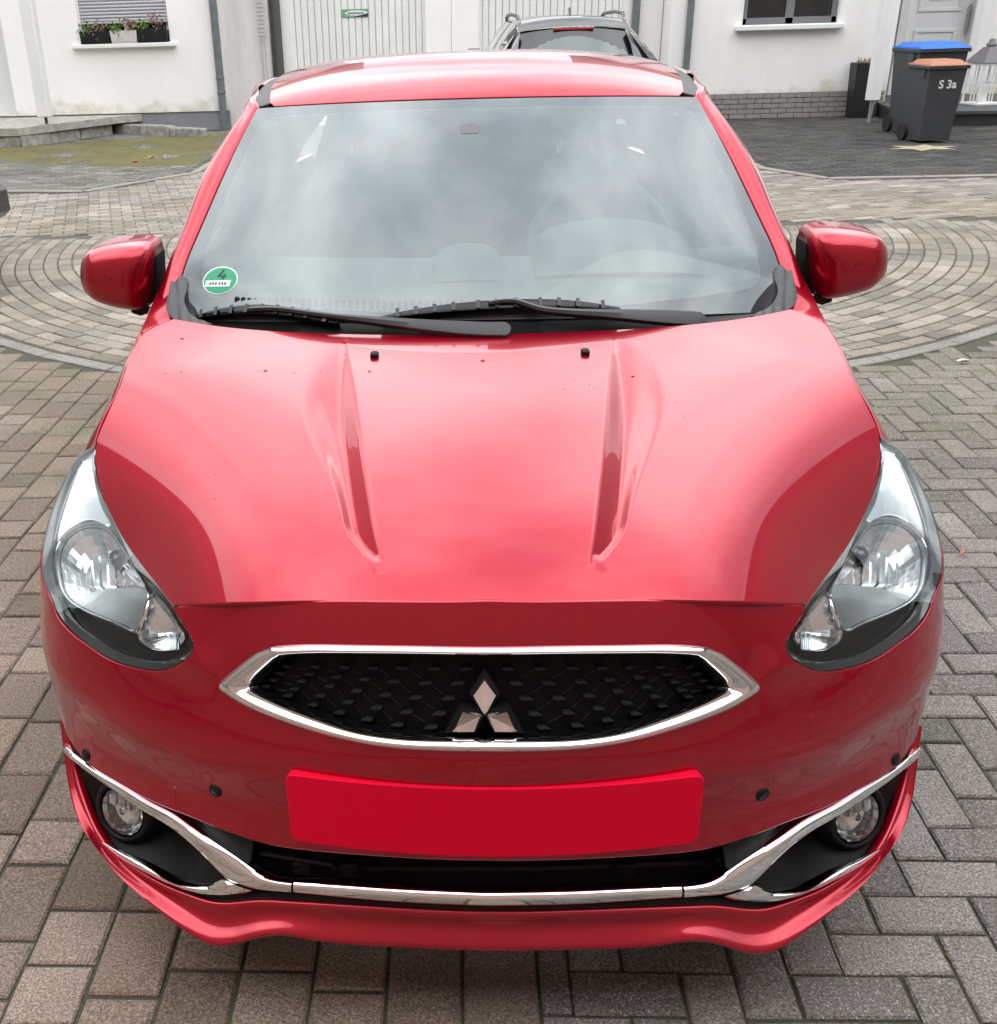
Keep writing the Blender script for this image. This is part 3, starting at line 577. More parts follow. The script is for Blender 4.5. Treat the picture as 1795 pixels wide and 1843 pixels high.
MB().prism([(c0_[0] - 3.2, c0_[1] + .02, .16), (c0_[0], c0_[1] - .02, .16), (c1_[0] + .1, c1_[1] - .02, .16), (c1_[0] + .4, YL, .16), (c0_[0] - 3.2, YL, .16)], None, (0, 0, .10)).build('step_slab', STONE2, st, smooth=False)
ed = empty('stone_edging', (0, 0, 0), 'short row of low grey edging stones along the mossy paving below the plinth', 'edging'); e0, e1_ = at_z(207, 240)[:2], at_z(362, 248)[:2]; stone_run(e0, e1_, 3, .13, ed, .16)
# flower boxes on the sill
def flower_box(x0, x1, mat, label, greens, flowers, name='flower_box'):
    o = MB().frustum(x0 + .015, x1 - .015, YL - .075, YL + .055, 1.268, x0, x1, YL - .09, YL + .07, 1.44).build(name, mat, smooth=False); tag(o, label, 'flower box', 'flower boxes on the window sill')
    for k in range(int((x1 - x0) / .028)): xx = x0 + .02 + k * .028; MB().box(xx, xx + .012, YL - .096, YL - .080, 1.285, 1.425).build('box_rib', mat, o, smooth=False)
    rn = random.Random(int(x0 * 100))
    for nm, mt, spots in (('foliage', GREEN, greens), ('blossom', FLOWER, flowers)):
        mb = MB()
        for cx_, sx, cz, sz, n in spots:
            for _ in range(n):
                c = np.array([rn.gauss(cx_, sx), YL - .06 + rn.gauss(0, .05), cz + abs(rn.gauss(0, sz)) * (1 if rn.random() < .8 else -1.1)]); s = rn.uniform(.018, .036); u = unit(np.array([rn.gauss(0, 1) for _ in range(3)])); v = unit(np.cross(u, (rn.gauss(0, 1), rn.gauss(0, 1), 1)))
                mb.add([c - u * s, c - v * s * .5, c + u * s, c + v * s * .5], [(0, 1, 2, 3)])
        if mb.V: f_ = mb.build(nm, mt, o, smooth=False); f_['kind'] = 'stuff'
BOXB, BOXW = plain('box_black', (.012, .012, .015), rough=.5), plain('box_white', (.72, .70, .68), rough=.5)
flower_box(-5.78, -5.32, BOXB, 'black flower box at the far left of the sill, green leaves hanging over its edge', [(-5.66, .07, 1.43, .05, 120)], [(-5.50, .08, 1.47, .05, 70)])
flower_box(-5.31, -4.90, BOXW, 'white ribbed flower box in the middle of the sill', [(-5.22, .06, 1.44, .05, 110)], [(-5.0, .06, 1.50, .05, 80)])
flower_box(-4.89, -4.44, BOXB, 'black flower box at the right end of the sill with brown dry blossoms', [(-4.82, .06, 1.46, .05, 100)], [(-4.58, .07, 1.52, .06, 90)])

# ---- garages
YG = 17.0
BR_, rn = None, random.Random(8)
def garage(x0, x1, gx0, gx1, label, nr):
    g_ = empty('garage', (0, 0, 0), label, 'garage', 'garages between the two houses')
    wall_with_holes('wall', x0, x1, 0, 2.75, YG, .2, [(gx0, gx1, 0, 2.2)], WALL, g_)
    MB().box(x0 - .0, x1 + .0, YG - .05, YG + 6.2, 2.752, 2.88).build('flat_roof', PIPE, g_, smooth=False)
    d = MB().box(gx0, gx1, YG + .13, YG + .17, .0, 2.2).build('garage_door', GATEGAP, g_, smooth=False); w_ = (gx1 - gx0 - .10) / nr
    for k in range(nr): MB().box(gx0 + .05 + k * w_ + .006, gx0 + .05 + (k + 1) * w_ - .006, YG + .105, YG + .129, .06, 2.14, .008).build('door_panel', GATE, d)
    for a, b in ((gx0, gx0 + .05), (gx1 - .05, gx1)): MB().box(a, b, YG + .06, YG + .129, 0, 2.2).build('door_frame', GATE, d, smooth=False)
    return g_
ga = garage(-2.925, -.16, -2.62, -.55, 'white garage on the left with a ribbed door carrying a green sticker', 19)
gb = garage(-.155, 3.03, .26, 2.44, 'white garage on the right with a ribbed door behind the black estate car', 20)
P1 = pipe(ga, -2.83, YG - .10, 2.9, .075, (), plain('dark_pipe', (.075, .078, .075), rough=.6)); pipe(gb, 2.62, YG - .08, 2.9, .06, (), PIPE)
# small house sign on the left door
s0, s1 = at_y(615, 17, YG + .10), at_y(663, 30, YG + .10); sg_ = MB().box(s0[0], s1[0], YG + .094, YG + .104, s1[2], s0[2]).build('garage_sticker', plain('sticker_mint', (.14, .38, .24), rough=.5), smooth=False); tag(sg_, 'small green and white sticker on the left garage door', 'sticker')
cxm, czm, hw_, hh_ = (s0[0] + s1[0]) / 2 + .02, (s0[2] + s1[2]) / 2, (s1[0] - s0[0]) * .43, (s0[2] - s1[2]) * .33
new_obj('sticker_oval', [(cxm + hw_ * math.cos(t), YG + .0935, czm + hh_ * math.sin(t)) for t in np.linspace(0, 2 * math.pi, 24, endpoint=False)], [tuple(range(24))], WHITE, sg_, False)
INK = plain('ink_dark', (.03, .04, .035), rough=.6)
for k in range(9):
    xx = cxm - hw_ * .75 + k * hw_ * .165; mb = MB().box(xx, xx + hw_ * .11, YG + .0905, YG + .0930, czm - hh_ * (.35 if k % 3 else .45), czm + hh_ * (.35 if k % 2 else .2)); mb.build('sticker_letter', INK, sg_, smooth=False)
MB().prism([(cxm - hw_ * .2, YG + .0915, s1[2] + .003), (s1[0] - .004, YG + .0915, s1[2] + .003), (s1[0] - .004, YG + .0915, s1[2] + .05)], None, (0, -.002, 0)).build('sticker_swoosh', INK, sg_, smooth=False)
# coiled hose of a downlight chain beside the left garage: a trellis of links
tr = empty('rain_chain', (0, 0, 0), 'narrow ladder-like metal chain hanging beside the dark garage downpipe', 'chain')
q0, q1 = at_y(472, 66, 16.55), at_y(466, 0, 16.55); zt_ = 2.7
for k in range(int((zt_ - q0[2]) / .055)): MB().box(q0[0] - .05, q0[0] + .05, 16.52, 16.56, q0[2] + k * .055, q0[2] + k * .055 + .028, .006).build('chain_link', plain('chain_grey', (.42, .40, .39), rough=.6) if k == 0 else bpy.data.materials['chain_grey'], tr)
MB().cyl((q0[0] - .02, 16.54, .0), (0, 0, 1), .012, q0[2], 8).build('chain_rod', bpy.data.materials['chain_grey'], tr); MB().cyl((q0[0] + .035, 16.54, .0), (0, 0, 1), .008, q0[2], 8).build('chain_rod', bpy.data.materials['chain_grey'], tr)

# ---- right house
YR = 16.3
rh = empty('right_house', (0, 0, 0), 'white rendered house on the right with grey window frames and a grey brick plinth', 'house')
wall_with_holes('wall', 3.04, 6.28, .352, 5.6, YR, .25, [(4.07, 5.44, 1.27, 2.5), (4.07, 5.44, 3.4, 4.7)], WALL, rh)
wall_with_holes('wall', 6.281, 10.5, .0, 5.6, YR + 1.15, .2, [(6.78, 7.86, .19, 2.4), (8.6, 9.8, 3.4, 4.7)], WALL, rh); gable_roof(rh, 3.04, 10.5, YR, YR + 8, 5.6, 3)
MB().box(6.2, 6.28, YR + .002, YR + 1.15, .19, 5.6).build('side_wall', WALL, rh, smooth=False)
for a, b, y in ((4.07, 5.44, YR + .2), (8.6, 9.8, YR + 1.3)): MB().box(a, b, y, y + .03, 3.4, 4.7).build('window', WGLASS, rh, smooth=False)
MB().box(3.045, 6.27, YR + .012, YR + .30, 0, .351).build('plinth', MORTAR, rh, smooth=False)
kb0 = None
for r_ in range(5):
    x = 3.05 - (.12 if r_ % 2 else 0)
    while x < 6.25:
        x0, x1 = max(3.05, x + .005), min(6.26, x + .235); z0 = .004 + r_ * .0695
        if x1 - x0 > .03: MB().box(x0, x1, YR - .006 + RND.uniform(-.004, .004), YR + .05, z0, z0 + .061, .004).build('brick', KLINK, rh, smooth=False)
        x += .24
wr = MB().box(4.07, 5.44, YR + .15, YR + .18, 1.27, 2.5).build('window', WGLASS, rh, smooth=False)
for x0, x1, z0, z1 in ((4.07, 4.15, 1.27, 2.5), (5.36, 5.44, 1.27, 2.5), (4.70, 4.82, 1.27, 2.5), (4.07, 5.44, 1.27, 1.36)): MB().box(x0, x1, YR + .10, YR + .149, z0, z1, .008).build('window_frame', FRAMEG, wr)
for x in (4.04, 5.445): MB().box(x, x + .025, YR - .005, YR + .10, 1.20, 2.5).build('window_reveal', WHITE, wr, smooth=False)
MB().box(3.97, 5.50, YR - .13, YR + .10, 1.195, 1.268, .012).build('window_sill', WHITE, rh)
pipe(rh, 3.30, YR - .07, 5.5, .05, (.68, 2.6))
dr = MB().box(6.78, 7.86, YR + 1.28, YR + 1.33, .19, 2.4).build('front_door', DOORW, rh, smooth=False)
for x0, x1 in ((6.70, 6.85), (7.82, 7.95)): MB().box(x0, x1, YR + 1.10, YR + 1.279, .19, 2.42, .008).build('door_frame', WHITE, dr)
def mould(x0, x1, z0, z1, y, t=.05):
    for a, b, c, d in ((x0, x1, z0, z0 + t), (x0, x1, z1 - t, z1), (x0, x0 + t, z0 + t, z1 - t), (x1 - t, x1, z0 + t, z1 - t)): MB().box(a, b, y - .018, y, c, d, .006).build('door_moulding', DOORW, dr)
mould(7.02, 7.66, .45, 1.12, YR + 1.279); mould(7.02, 7.68, 1.36, 2.2, YR + 1.279)
MB().box(7.18, 7.52, YR + 1.262, YR + 1.278, 1.53, 2.05).build('door_pane', WGLASS, dr, smooth=False)
MB().box(7.765, 7.795, YR + 1.24, YR + 1.279, 1.08, 1.42, .006).build('door_plate', SHUT, dr); MB().cyl((7.78, YR + 1.22, 1.05), (0, 0, 1), .014, .40, 10).build('door_handle', plain('steel', (.5, .5, .5), rough=.3, metal=1), dr)
lowp = at_z(1612, 226)[:2]
ent = empty('entrance_platform', (0, 0, 0), 'dark grey entrance platform below the right front door', 'step')
pp = [tuple(at_z(1572, 206)[:2]), tuple(at_z(1618, 227)[:2]), (9.5, at_z(1790, 232)[1]), (9.5, YR + 1.13), (6.29, YR + 1.13), (6.29, YR - .02), (pp_x := at_z(1572, 206)[0], YR - .02)]
MB().prism([(x, y, 0) for x, y in pp], None, (0, 0, .145)).build('platform_base', ANTH, ent, smooth=False)
MB().prism([(x + (-.03 if k == 0 else 0), y - (.03 if k < 3 else 0), .146) for k, (x, y) in enumerate(pp)], None, (0, 0, .04)).build('platform_slab', plain('platform_top', (.075, .078, .08), rough=.7, noise=.1), ent, smooth=False)
cb0 = at_y(1569, 188, 15.35); cp_ = MB(); th_ = np.linspace(0, 2 * math.pi, 8, endpoint=False) + math.pi / 8
cp_.cyl((cb0[0], 15.35, .30), (0, 0, 1), .105, 2.6, 8); cpo = cp_.build('porch_column', WHITE, smooth=False); tag(cpo, 'white octagonal porch column on a thin metal foot beside the black planter', 'column')
MB().cyl((cb0[0], 15.35, 0), (0, 0, 1), .028, .31, 12).build('column_foot', plain('galvanised', (.42, .43, .44), rough=.45, metal=.7), cpo)
pc_ = at_y(1545, 205, YR - .24); pl_ = MB().frustum(pc_[0] - .125, pc_[0] + .125, pc_[1] - .06, pc_[1] + .19, 0, pc_[0] - .15, pc_[0] + .15, pc_[1] - .08, pc_[1] + .22, .74).build('planter', plain('planter_black', (.014, .015, .017), rough=.5), smooth=False); tag(pl_, 'tall black tapered planter against the brick plinth', 'planter')
mb = MB()
for _ in range(60):
    c = np.array([pc_[0] + RND.uniform(-.1, .12), pc_[1] + RND.uniform(-.02, .15), .74]); t = c + [RND.uniform(-.04, .06), RND.uniform(-.03, .03), RND.uniform(.02, .09)]; mb.add([c - [.006, 0, 0], c + [.006, 0, 0], t], [(0, 1, 2)])
f_ = mb.build('foliage', plain('dry_grass', (.25, .19, .08), rough=.8), pl_, smooth=False); f_['kind'] = 'stuff'
# ---- bins
BIN = plain('bin_grey', (.050, .054, .060), rough=.5, noise=.12, nscale=6, bump=.1, bscale=300); LIDB = plain('bin_blue', (.03, .16, .62), rough=.45, noise=.06); LIDO = plain('bin_brown', (.42, .18, .10), rough=.5, noise=.06); WHEELB = plain('bin_wheel', (.015, .015, .016), rough=.8)
def bin_(name, loc, w_, d, h, lid, label, rz, text=None):
    o = empty(name, (loc[0], loc[1], 0), label, 'wheelie bin', 'wheelie bins by the entrance', rz); a, b = w_ / 2, w_ / 2 * .82
    MB().frustum(-b, b, -d * .40, d * .40, .03, -a, a, -d * .5, d * .5, h * .92).build('bin_body', BIN, o, smooth=False)
    MB().box(-a - .025, a + .025, -d * .5 - .03, d * .5 + .02, h * .895, h * .935, .008).build('bin_rim', BIN, o)
    MB().frustum(-a - .02, a + .02, -d * .5 - .035, d * .5 + .02, h * .937, -a - .015, a + .015, -d * .5 - .02, d * .5 + .02, h * .955).frustum(-a + .01, a - .01, -d * .46, d * .46, h * .955, -a * .78, a * .78, -d * .30, d * .40, h).build('bin_lid', lid, o, smooth=False)
    MB().box(-a * .62, a * .62, d * .5 + .03, d * .5 + .06, h * .95, h * .98, .008).build('bin_handle', BIN, o)
    for sx in (-1, 1):
        MB().cyl((sx * (b + .02) - .025, d * .40, .10), (1, 0, 0), .10, .05, 20).build('bin_wheel', WHEELB, o)
        MB().box(sx * a - .012, sx * a + .012, -d * .3, -d * .12, h * .80, h * .89).build('bin_lug', BIN, o, smooth=False)
    if text:
        tcu = bpy.data.curves.new('lettering', 'FONT'); tcu.body = text; tcu.size = .125; tcu.extrude = .001; tcu.offset = .003; t = bpy.data.objects.new('lettering', tcu); COL.objects.link(t); tcu.materials.append(WHITE); bpy.context.view_layer.update(); me_t = bpy.data.meshes.new_from_object(t.evaluated_get(bpy.context.evaluated_depsgraph_get())); bpy.data.objects.remove(t); t = bpy.data.objects.new('lettering', me_t); COL.objects.link(t)
        k = .67; t.location = (-.085, -d * (.40 + .10 * (k * h - .03) / (h * .92 - .03)) - .004, h * k); t.rotation_euler = (R(90) + math.atan2(.1 * d, h * .9), 0, R(-4)); t.parent = o
    return o
bb = at_z(1678, 258); bin_('wheelie_bin', (bb[0], bb[1] + .22), .445, .50, .91, LIDO, 'grey wheelie bin with an orange-brown lid and white house number', R(6), 'S 3a')
bb2 = at_z(1648, 248); bin_('wheelie_bin', (bb2[0] + .20, bb2[1] + .52), .60, .70, 1.07, LIDB, 'larger grey wheelie bin with a bright blue lid behind the brown-lidded one', R(6))
# sand-coloured star set into the dark forecourt
sc0 = at_z(1662, 267); star = []
for k in range(12): a = k * math.pi / 6 + .2; r_ = .42 if k % 2 == 0 else .22; star.append((sc0[0] + r_ * math.cos(a), sc0[1] + .75 * r_ * math.sin(a), .004))
so = MB()
so.prism(star, None, (0, 0, .006)); o = so.build('paving_star', plain('sandstone', (.36, .31, .22), rough=.9, noise=.2, nscale=9), smooth=False); tag(o, 'sand-coloured star set into the dark paving before the bins', 'paving star')
# ---- lanterns
def lantern(loc, s, label, wmat, rmat):
    o = empty('lantern', loc, label, 'lantern', None, R(12)); a = .15 * s; h = .46 * s
    MB().box(-a * 1.15, a * 1.15, -a * 1.15, a * 1.15, .0, .03 * s, .006).build('lantern_base', wmat, o)
    for sx in (-1, 1):
        for sy in (-1, 1): MB().box(sx * a - .012, sx * a + .012, sy * a - .012, sy * a + .012, .03 * s, h).build('lantern_post', wmat, o, smooth=False)
    for ax_ in (0, 1):
        for sg in (-1, 1):
            for z in (h * .52,):
                b = (-a, a, sg * a - .006, sg * a + .006) if ax_ == 0 else (sg * a - .006, sg * a + .006, -a, a); MB().box(*b, z - .009, z + .009).build('lantern_bar', wmat, o, smooth=False)
            b = (-.008, .008, sg * a - .0065, sg * a + .0065) if ax_ == 0 else (sg * a - .0065, sg * a + .0065, -.008, .008); MB().box(*b, .03 * s, h).build('lantern_bar', wmat, o, smooth=False)
    MB().box(-a * 1.12, a * 1.12, -a * 1.12, a * 1.12, h, h + .03 * s).build('lantern_plate', wmat, o, smooth=False)
    MB().frustum(-a * 1.25, a * 1.25, -a * 1.25, a * 1.25, h + .031 * s, -a * .42, a * .42, -a * .42, a * .42, h + .20 * s).build('lantern_roof', rmat, o, smooth=False)
    MB().lathe((0, 0, h + .20 * s), (0, 0, 1), [(a * .38, 0), (a * .42, .03 * s), (a * .25, .06 * s), (a * .22, .085 * s), (.002, .10 * s)], 14).build('lantern_knob', rmat, o)
    MB().cyl((0, 0, .031 * s), (0, 0, 1), a * .42, .2 * s, 16).build('candle', WHITE, o)
LROOF = plain('lantern_roof_grey', (.17, .16, .17), rough=.6)
lp = at_z(1764, 188, .186); lantern((lp[0], lp[1], .186), 1.12, 'large white wooden lantern with a grey roof at the right front door', WHITE, LROOF)
lq = at_y(833, 118, 15.6); lantern((lq[0], 15.6, 0), 1.0, 'small lantern in front of the garage pillar, only its pointed roof showing', WHITE, LROOF)
# ---- leaves
def leaf(px, s, col, label, rz):
    P = at_z(*px); t = np.linspace(0, 1, 7); V = [(-s + 2 * s * k, -.42 * s * math.sin(math.pi * k) ** .8, .006 + .012 * math.sin(math.pi * k)) for k in t] + [(-s + 2 * s * k, 0, .004) for k in t] + [(-s + 2 * s * k, .42 * s * math.sin(math.pi * k) ** .8, .008 + .010 * math.sin(math.pi * k)) for k in t]
    F = [(i + r_ * 7, i + 1 + r_ * 7, i + 8 + r_ * 7, i + 7 + r_ * 7) for r_ in range(2) for i in range(6)]; o = new_obj('fallen_leaf', V, F, plain('leaf_' + name_of(col), col, rough=.7)); o.location = (P[0], P[1], .006); o.rotation_euler = (0, 0, rz); tag(o, label, 'leaf', 'fallen leaves on the paving')
def name_of(c): return '%02d%02d%02d' % tuple(int(x * 99) for x in c)
leaf((244, 293), .045, (.45, .16, .04), 'orange fallen leaf on the mossy paving, left of two pale ones', .2)
leaf((272, 285), .055, (.55, .43, .16), 'pale yellow fallen leaf on the mossy paving beside the orange one', .9)
leaf((295, 286), .040, (.55, .48, .20), 'small pale yellow leaf nearest the red car on the mossy paving', -.5)
leaf((1733, 655), .035, (.60, .57, .50), 'whitish leaf lying on the grey herringbone paving near the turning circle', .1)
leaf((1733, 1001), .020, (.50, .20, .12), 'small reddish leaf on the herringbone paving beside the headlight', .7)

# ---- two parked cars
def simple_car(loc, rz, mat, label, w_=.90, belt=1.06, roofz=1.50, rails=False, L_=4.3):
    """estate-shaped car seen from behind: tail at y = 0, nose at y = L_"""
    o = empty('parked_car', (loc[0], loc[1], 0), label, 'car', None, rz); n = 17
    def sect(y, w, zb, zt, rx=.10):
        t = np.linspace(0, 2 * np.pi, 36, endpoint=False); c, s = np.cos(t), np.sin(t); e = .28; return np.c_[w * np.sign(c) * np.abs(c) ** e, np.full(36, y), (zb + zt) / 2 + (zt - zb) / 2 * np.sign(s) * np.abs(s) ** e]
    S_ = [(.0, .74, .42, .80), (.05, .82, .36, .98), (.16, .87, .28, belt - .02), (.5, w_, .24, belt), (1.5, w_, .22, belt - .01), (2.9, w_, .22, belt - .04), (3.5, w_ - .02, .24, .97), (4.0, w_ - .07, .28, .86), (4.22, w_ - .16, .34, .76), (L_, w_ - .26, .42, .66)]
    loft('body', [sect(*s_) for s_ in S_], mat, o, closed_u=True, sub=44, cap=True, ang=70, flip=True)
    u = np.linspace(-1, 1, 17)
    def arc(y, w, z, cr, bow=.0): return np.c_[u * w, y + bow * u ** 2, z - cr * np.abs(u) ** 2.4]
    r0 = (.50, .54, roofz - .055); 
    loft('car_roof', [arc(r0[0] - .02, r0[1], r0[2] - .035, .045, .05), arc(r0[0], r0[1] + .005, r0[2], .045, .05), arc(.8, .565, roofz - .012, .05, .03), arc(1.5, .585, roofz, .05), arc(2.2, .58, roofz - .02, .05), arc(2.65, .55, roofz - .09, .05)], mat, o, sub=30, ang=60)
    def edge(y): return np.interp(y, [.48, .8, 1.5, 2.2, 2.65], [.54, .565, .585, .58, .55]), np.interp(y, [.48, .8, 1.5, 2.2, 2.65], [r0[2] - .08, roofz - .062, roofz - .05, roofz - .07, roofz - .14])
    ws_ = np.linspace(.55, 2.62, 14); top = np.array([(edge(y)[0], y, edge(y)[1]) for y in ws_]); low = np.array([(w_ - .06, .18 + (y - .55) * 1.36, belt - .03) for y in ws_])
    for sg in (1, -1):
        k = np.array([sg, 1, 1]); loft('side_glass', [(low + (top - low) * q + np.array([.025, 0, 0]) * 4 * q * (1 - q)) * k for q in np.linspace(0, 1, 7)], DGL, o)
        for i0 in (0, 4, 9): 
            i1 = i0 + 1; A_ = np.array([low[i0], low[i1]]); B_ = np.array([top[i0], top[i1]]); loft('window_pillar', [(A_ + (B_ - A_) * q + np.array([.025 * 4 * q * (1 - q) + .008, 0, 0])) * k for q in np.linspace(0, 1, 7)], mat if i0 == 0 else GLB, o)
        loft('corner_pillar', [np.array([(.53 + .06 * (1 - q), .46 - .30 * (1 - q), r0[2] - .07 - (r0[2] - belt - .05) * (1 - q)), (.55 + .15 * (1 - q), .50 - .30 * (1 - q), r0[2] - .075 - (r0[2] - belt - .04) * (1 - q)), (w_ - .06 - .28 * q, .60 - .34 * (1 - q), r0[2] - .08 - (r0[2] - belt - .0) * (1 - q))]) * k for q in np.linspace(0, 1, 8)], mat, o)
        lt = [np.array([(.62, .02, z), (.76, .03, z), (w_ - .03, .16, z), (w_ - .005, .32, z)]) * k for z in (.72, .80, .92, .96)]; loft('tail_lamp', lt, TLR, o, sub=8)
        for y in (.82, 3.42): MB().lathe((sg * (w_ - .10), y, .32), (sg, 0, 0), [(.20, .08), (.30, .08), (.32, .05), (.32, -.08), (.2, -.1)], 30).build('wheel', WHEELB, o, ang=50)
        MB().box(sg * (w_ + .02) - .09, sg * (w_ + .02) + .09, 2.25, 2.36, belt - .03, belt + .12, .03).build('wing_mirror', GLB, o)
        if rails:
            yy = np.linspace(.62, 2.4, 20); P = np.array([(sg * (edge(y)[0] - .03), y, edge(y)[1] + .045 + .028 * min(1, (y - .62) * 6, (2.4 - y) * 6)) for y in yy]); tube('roof_rail', P, .018, RAIL, o, 8)
            MB().box(sg * .53 - .016, sg * .53 + .016, .60, .67, r0[2] - .03, r0[2] + .025, .006).build('rail_foot', SHUT, o)
    loft('rear_window', [arc(.50 - .34 * q - .018, .50 + .10 * q, r0[2] - .055 - (r0[2] - belt - .06) * q, .025, .06) for q in np.linspace(0, 1, 10)], DGL, o, flip=True)
    loft('window_border', [arc(.50 - .34 * q - .010, .525 + .11 * q, r0[2] - .045 - (r0[2] - belt - .05) * q, .03, .06) for q in np.linspace(0, 1, 10)], GLB, o, flip=True)
    MB().box(-.20, .20, .455, .475, r0[2] - .072, r0[2] - .050, .004).build('brake_light', TLR, o)
    MB().prism([(0 - .012, .78, roofz - .012), (-.012, .92, roofz - .012), (-.012, .90, roofz + .03), (-.012, .86, roofz + .075)], None, (.024, 0, 0)).build('aerial', GLB, o, smooth=False)
    MB().box(-.80, .80, -.05, .12, .36, .58, .04).build('rear_bumper', GLB, o)
    return o
BLKP = paint('black_car_paint', (.018, .018, .019), .3, .35); GRYP = paint('grey_car_paint', (.20, .205, .21), .6, .35); DGL = plain('car_glass_dark', (.055, .075, .075), rough=.03, coat=1.0); GLB = plain('car_gloss_black', (.008, .008, .009), rough=.2, coat=.5); TLR = plain('lamp_red', (.28, .008, .01), rough=.15, coat=1); RAIL = plain('roof_rail_black', (.05, .05, .05), rough=.35, metal=.5)
simple_car((1.11, 10.2), R(1.5), BLKP, 'black estate car with roof rails parked tail-out before the garages', w_=.90, belt=1.06, roofz=1.50, rails=True)
gc = at_z(7, 384, .56)
simple_car((gc[0] - .55, gc[1] + .45), R(86), GRYP, 'grey parked car cut off by the left edge of the picture', w_=.86, belt=.90, roofz=1.42)

# ---- the houses behind the photographer that the paint reflects
HW = render_wall('rendered_cream', (.36, .32, .28), .15); HB = plain('brick_red', (.48, .34, .29), rough=.9, noise=.25, nscale=8)
def back_house(x0, x1, y0, y1, h, rise, label, rot=0, wm=None):
    o = empty('house', (0, 0, 0), label, 'house'); MB().box(x0, x1, y0, y1, 0, h).build('wall', wm or HW, o, smooth=False)
    e = .4; ym = (y0 + y1) / 2
    if rot: xm_ = (x0 + x1) / 2; MB().prism([(x0 - e, y0 - e, h - .1), (xm_, y0 - e, h + rise), (x1 + e, y0 - e, h - .1)], None, (0, y1 - y0 + 2 * e, 0)).build('roof', TILE, o, smooth=False)
    else: MB().prism([(x0 - e, y0 - e, h - .1), (x0 - e, ym, h + rise), (x0 - e, y1 + e, h - .1)], None, (x1 - x0 + 2 * e, 0, 0)).build('roof', TILE, o, smooth=False)
    yf = y1 + .01
    for z in (1.0, 3.7):
        x = x0 + 1.0
        while x + 1.2 < x1 and not wm: wq = MB().box(x, x + 1.2, yf, yf + .03, z, z + 1.3).build('window', WGLASS, o, smooth=False); MB().box(x - .06, x + 1.26, yf + .0, yf + .09, z - .07, z - .005).build('window_sill', WHITE, wq, smooth=False); x += 2.6
    return o
back_house(-8.5, 6.0, -12, -3.0, 5.4, 3.2, 'brick house with a tiled roof behind the viewpoint', 0, HB)
back_house(7.4, 16, -5.5, 8.6, 6.0, 3.0, 'cream house standing to the right of the driveway outside the picture', 1)
back_house(-17, -7.6, -5.5, 9.2, 6.0, 3.0, 'cream house standing to the left of the driveway outside the picture', 1)
# ================================================================== the red hatchback
RED = paint('red_metallic_paint', (.415, .0002, .0175), .60, .30, 1.42)
CHROME = plain('chrome', (.86, .87, .88), rough=.045, metal=1.0)
SILVER = plain('reflector_silver', (.88, .89, .90), rough=.15, metal=.78)
SATIN = plain('satin_reflector', (.58, .59, .59), rough=.28, metal=.85, noise=.12, nscale=25)
BLACK = plain('black_plastic', (.009, .009, .0095), rough=.5, spec=.22, noise=.2, nscale=40, bump=.12, bscale=900)
GLOSSBLK = plain('gloss_black', (.004, .004, .005), rough=.16, spec=.4)
DARKCAV = plain('dark_cavity', (.004, .004, .004), rough=.8)
RUBBER = plain('grey_rubber', (.055, .058, .060), rough=.5, noise=.15, nscale=60)
TRIM = plain('dash_plastic', (.15, .165, .17), rough=.6, bump=.2, bscale=700)
FABRIC = plain('seat_fabric', (.085, .095, .10), rough=.9, bump=.4, bscale=900)
LINER = plain('roof_liner', (.42, .42, .40), rough=.95)
FRIT = glass('frit_band', (.0, .0, .0), veil=1.0, veilcol=(.06, .062, .066), refl=1.55)
TYRE = plain('tyre_rubber', (.02, .02, .02), rough=.85, noise=.2)
ALLOY = plain('alloy', (.55, .56, .57), rough=.25, metal=1.0)
WSGLASS = glass('windscreen_glass', (.78, .88, .86), veil=.12, veilcol=(.64, .74, .73), refl=1.55)  # pale veil paints sky haze into the glass colour
TINT = glass('tinted_glass', (.62, .70, .68))
LENS = glass('clear_lens', (.93, .95, .95), refl=.75)
TAILRED = plain('tail_lamp_red', (.35, .008, .01), rough=.1, coat=1)

car = empty('parked_car', (0, 0, 0), 'bright red hatchback facing the viewer, chrome grille frame, front and bonnet filling the picture', 'car')

def sym_px(right): return right
def mir(UV): return np.c_[-UV[::-1, 0], UV[::-1, 1]]
def full_loop(right):
    """right half of an outline (starting and ending on the centre line) closed with its mirror image"""
    r = np.asarray(right, float).copy(); r[0, 0] = 0; r[-1, 0] = 0
    return np.vstack([r, mir(r[1:-1])])

# ---- bonnet skin: height over the ground as a function of (x, y)
zc0 = nspl([.05, .10, .2, .35, .55, .75, .9, 1.1], [.765, .795, .838, .878, .918, .950, .970, .995])
k2 = nspl([.1, .25, .45, .65, .85, 1.05], [.39, .28, .19, .11, .050, .030]); k6 = nspl([.1, .25, .45, .65, .85, 1.05], [4.2, 2.8, 1.0, .25, .05, .0])
def sstep(a, b, x): t = np.clip((x - a) / (b - a), 0, 1); return t * t * (3 - 2 * t)
def H0(x, y): x = np.abs(x); return zc0(y) - k2(y) * x ** 2 - k6(y) * x ** 6 + .40 * np.clip(y - .86, 0, .3) ** 2 * sstep(.30, .62, x)
SH0 = Surf(lambda x, y: np.stack([x, y, H0(x, y)], -1), (-.9, .9), (.02, 1.3))
din = SH0.hit(curve([(1102, 611), (1092, 697), (1084, 798), (1074.6, 892), (1061, 1007)], 9)); din = din[np.argsort(din[:, 1])]
dxc = nspl(din[:, 1], din[:, 0]); dy0, dy1 = din[0, 1], din[-1, 1]
def sstep(a, b, x): t = np.clip((x - a) / (b - a), 0, 1); return t * t * (3 - 2 * t)
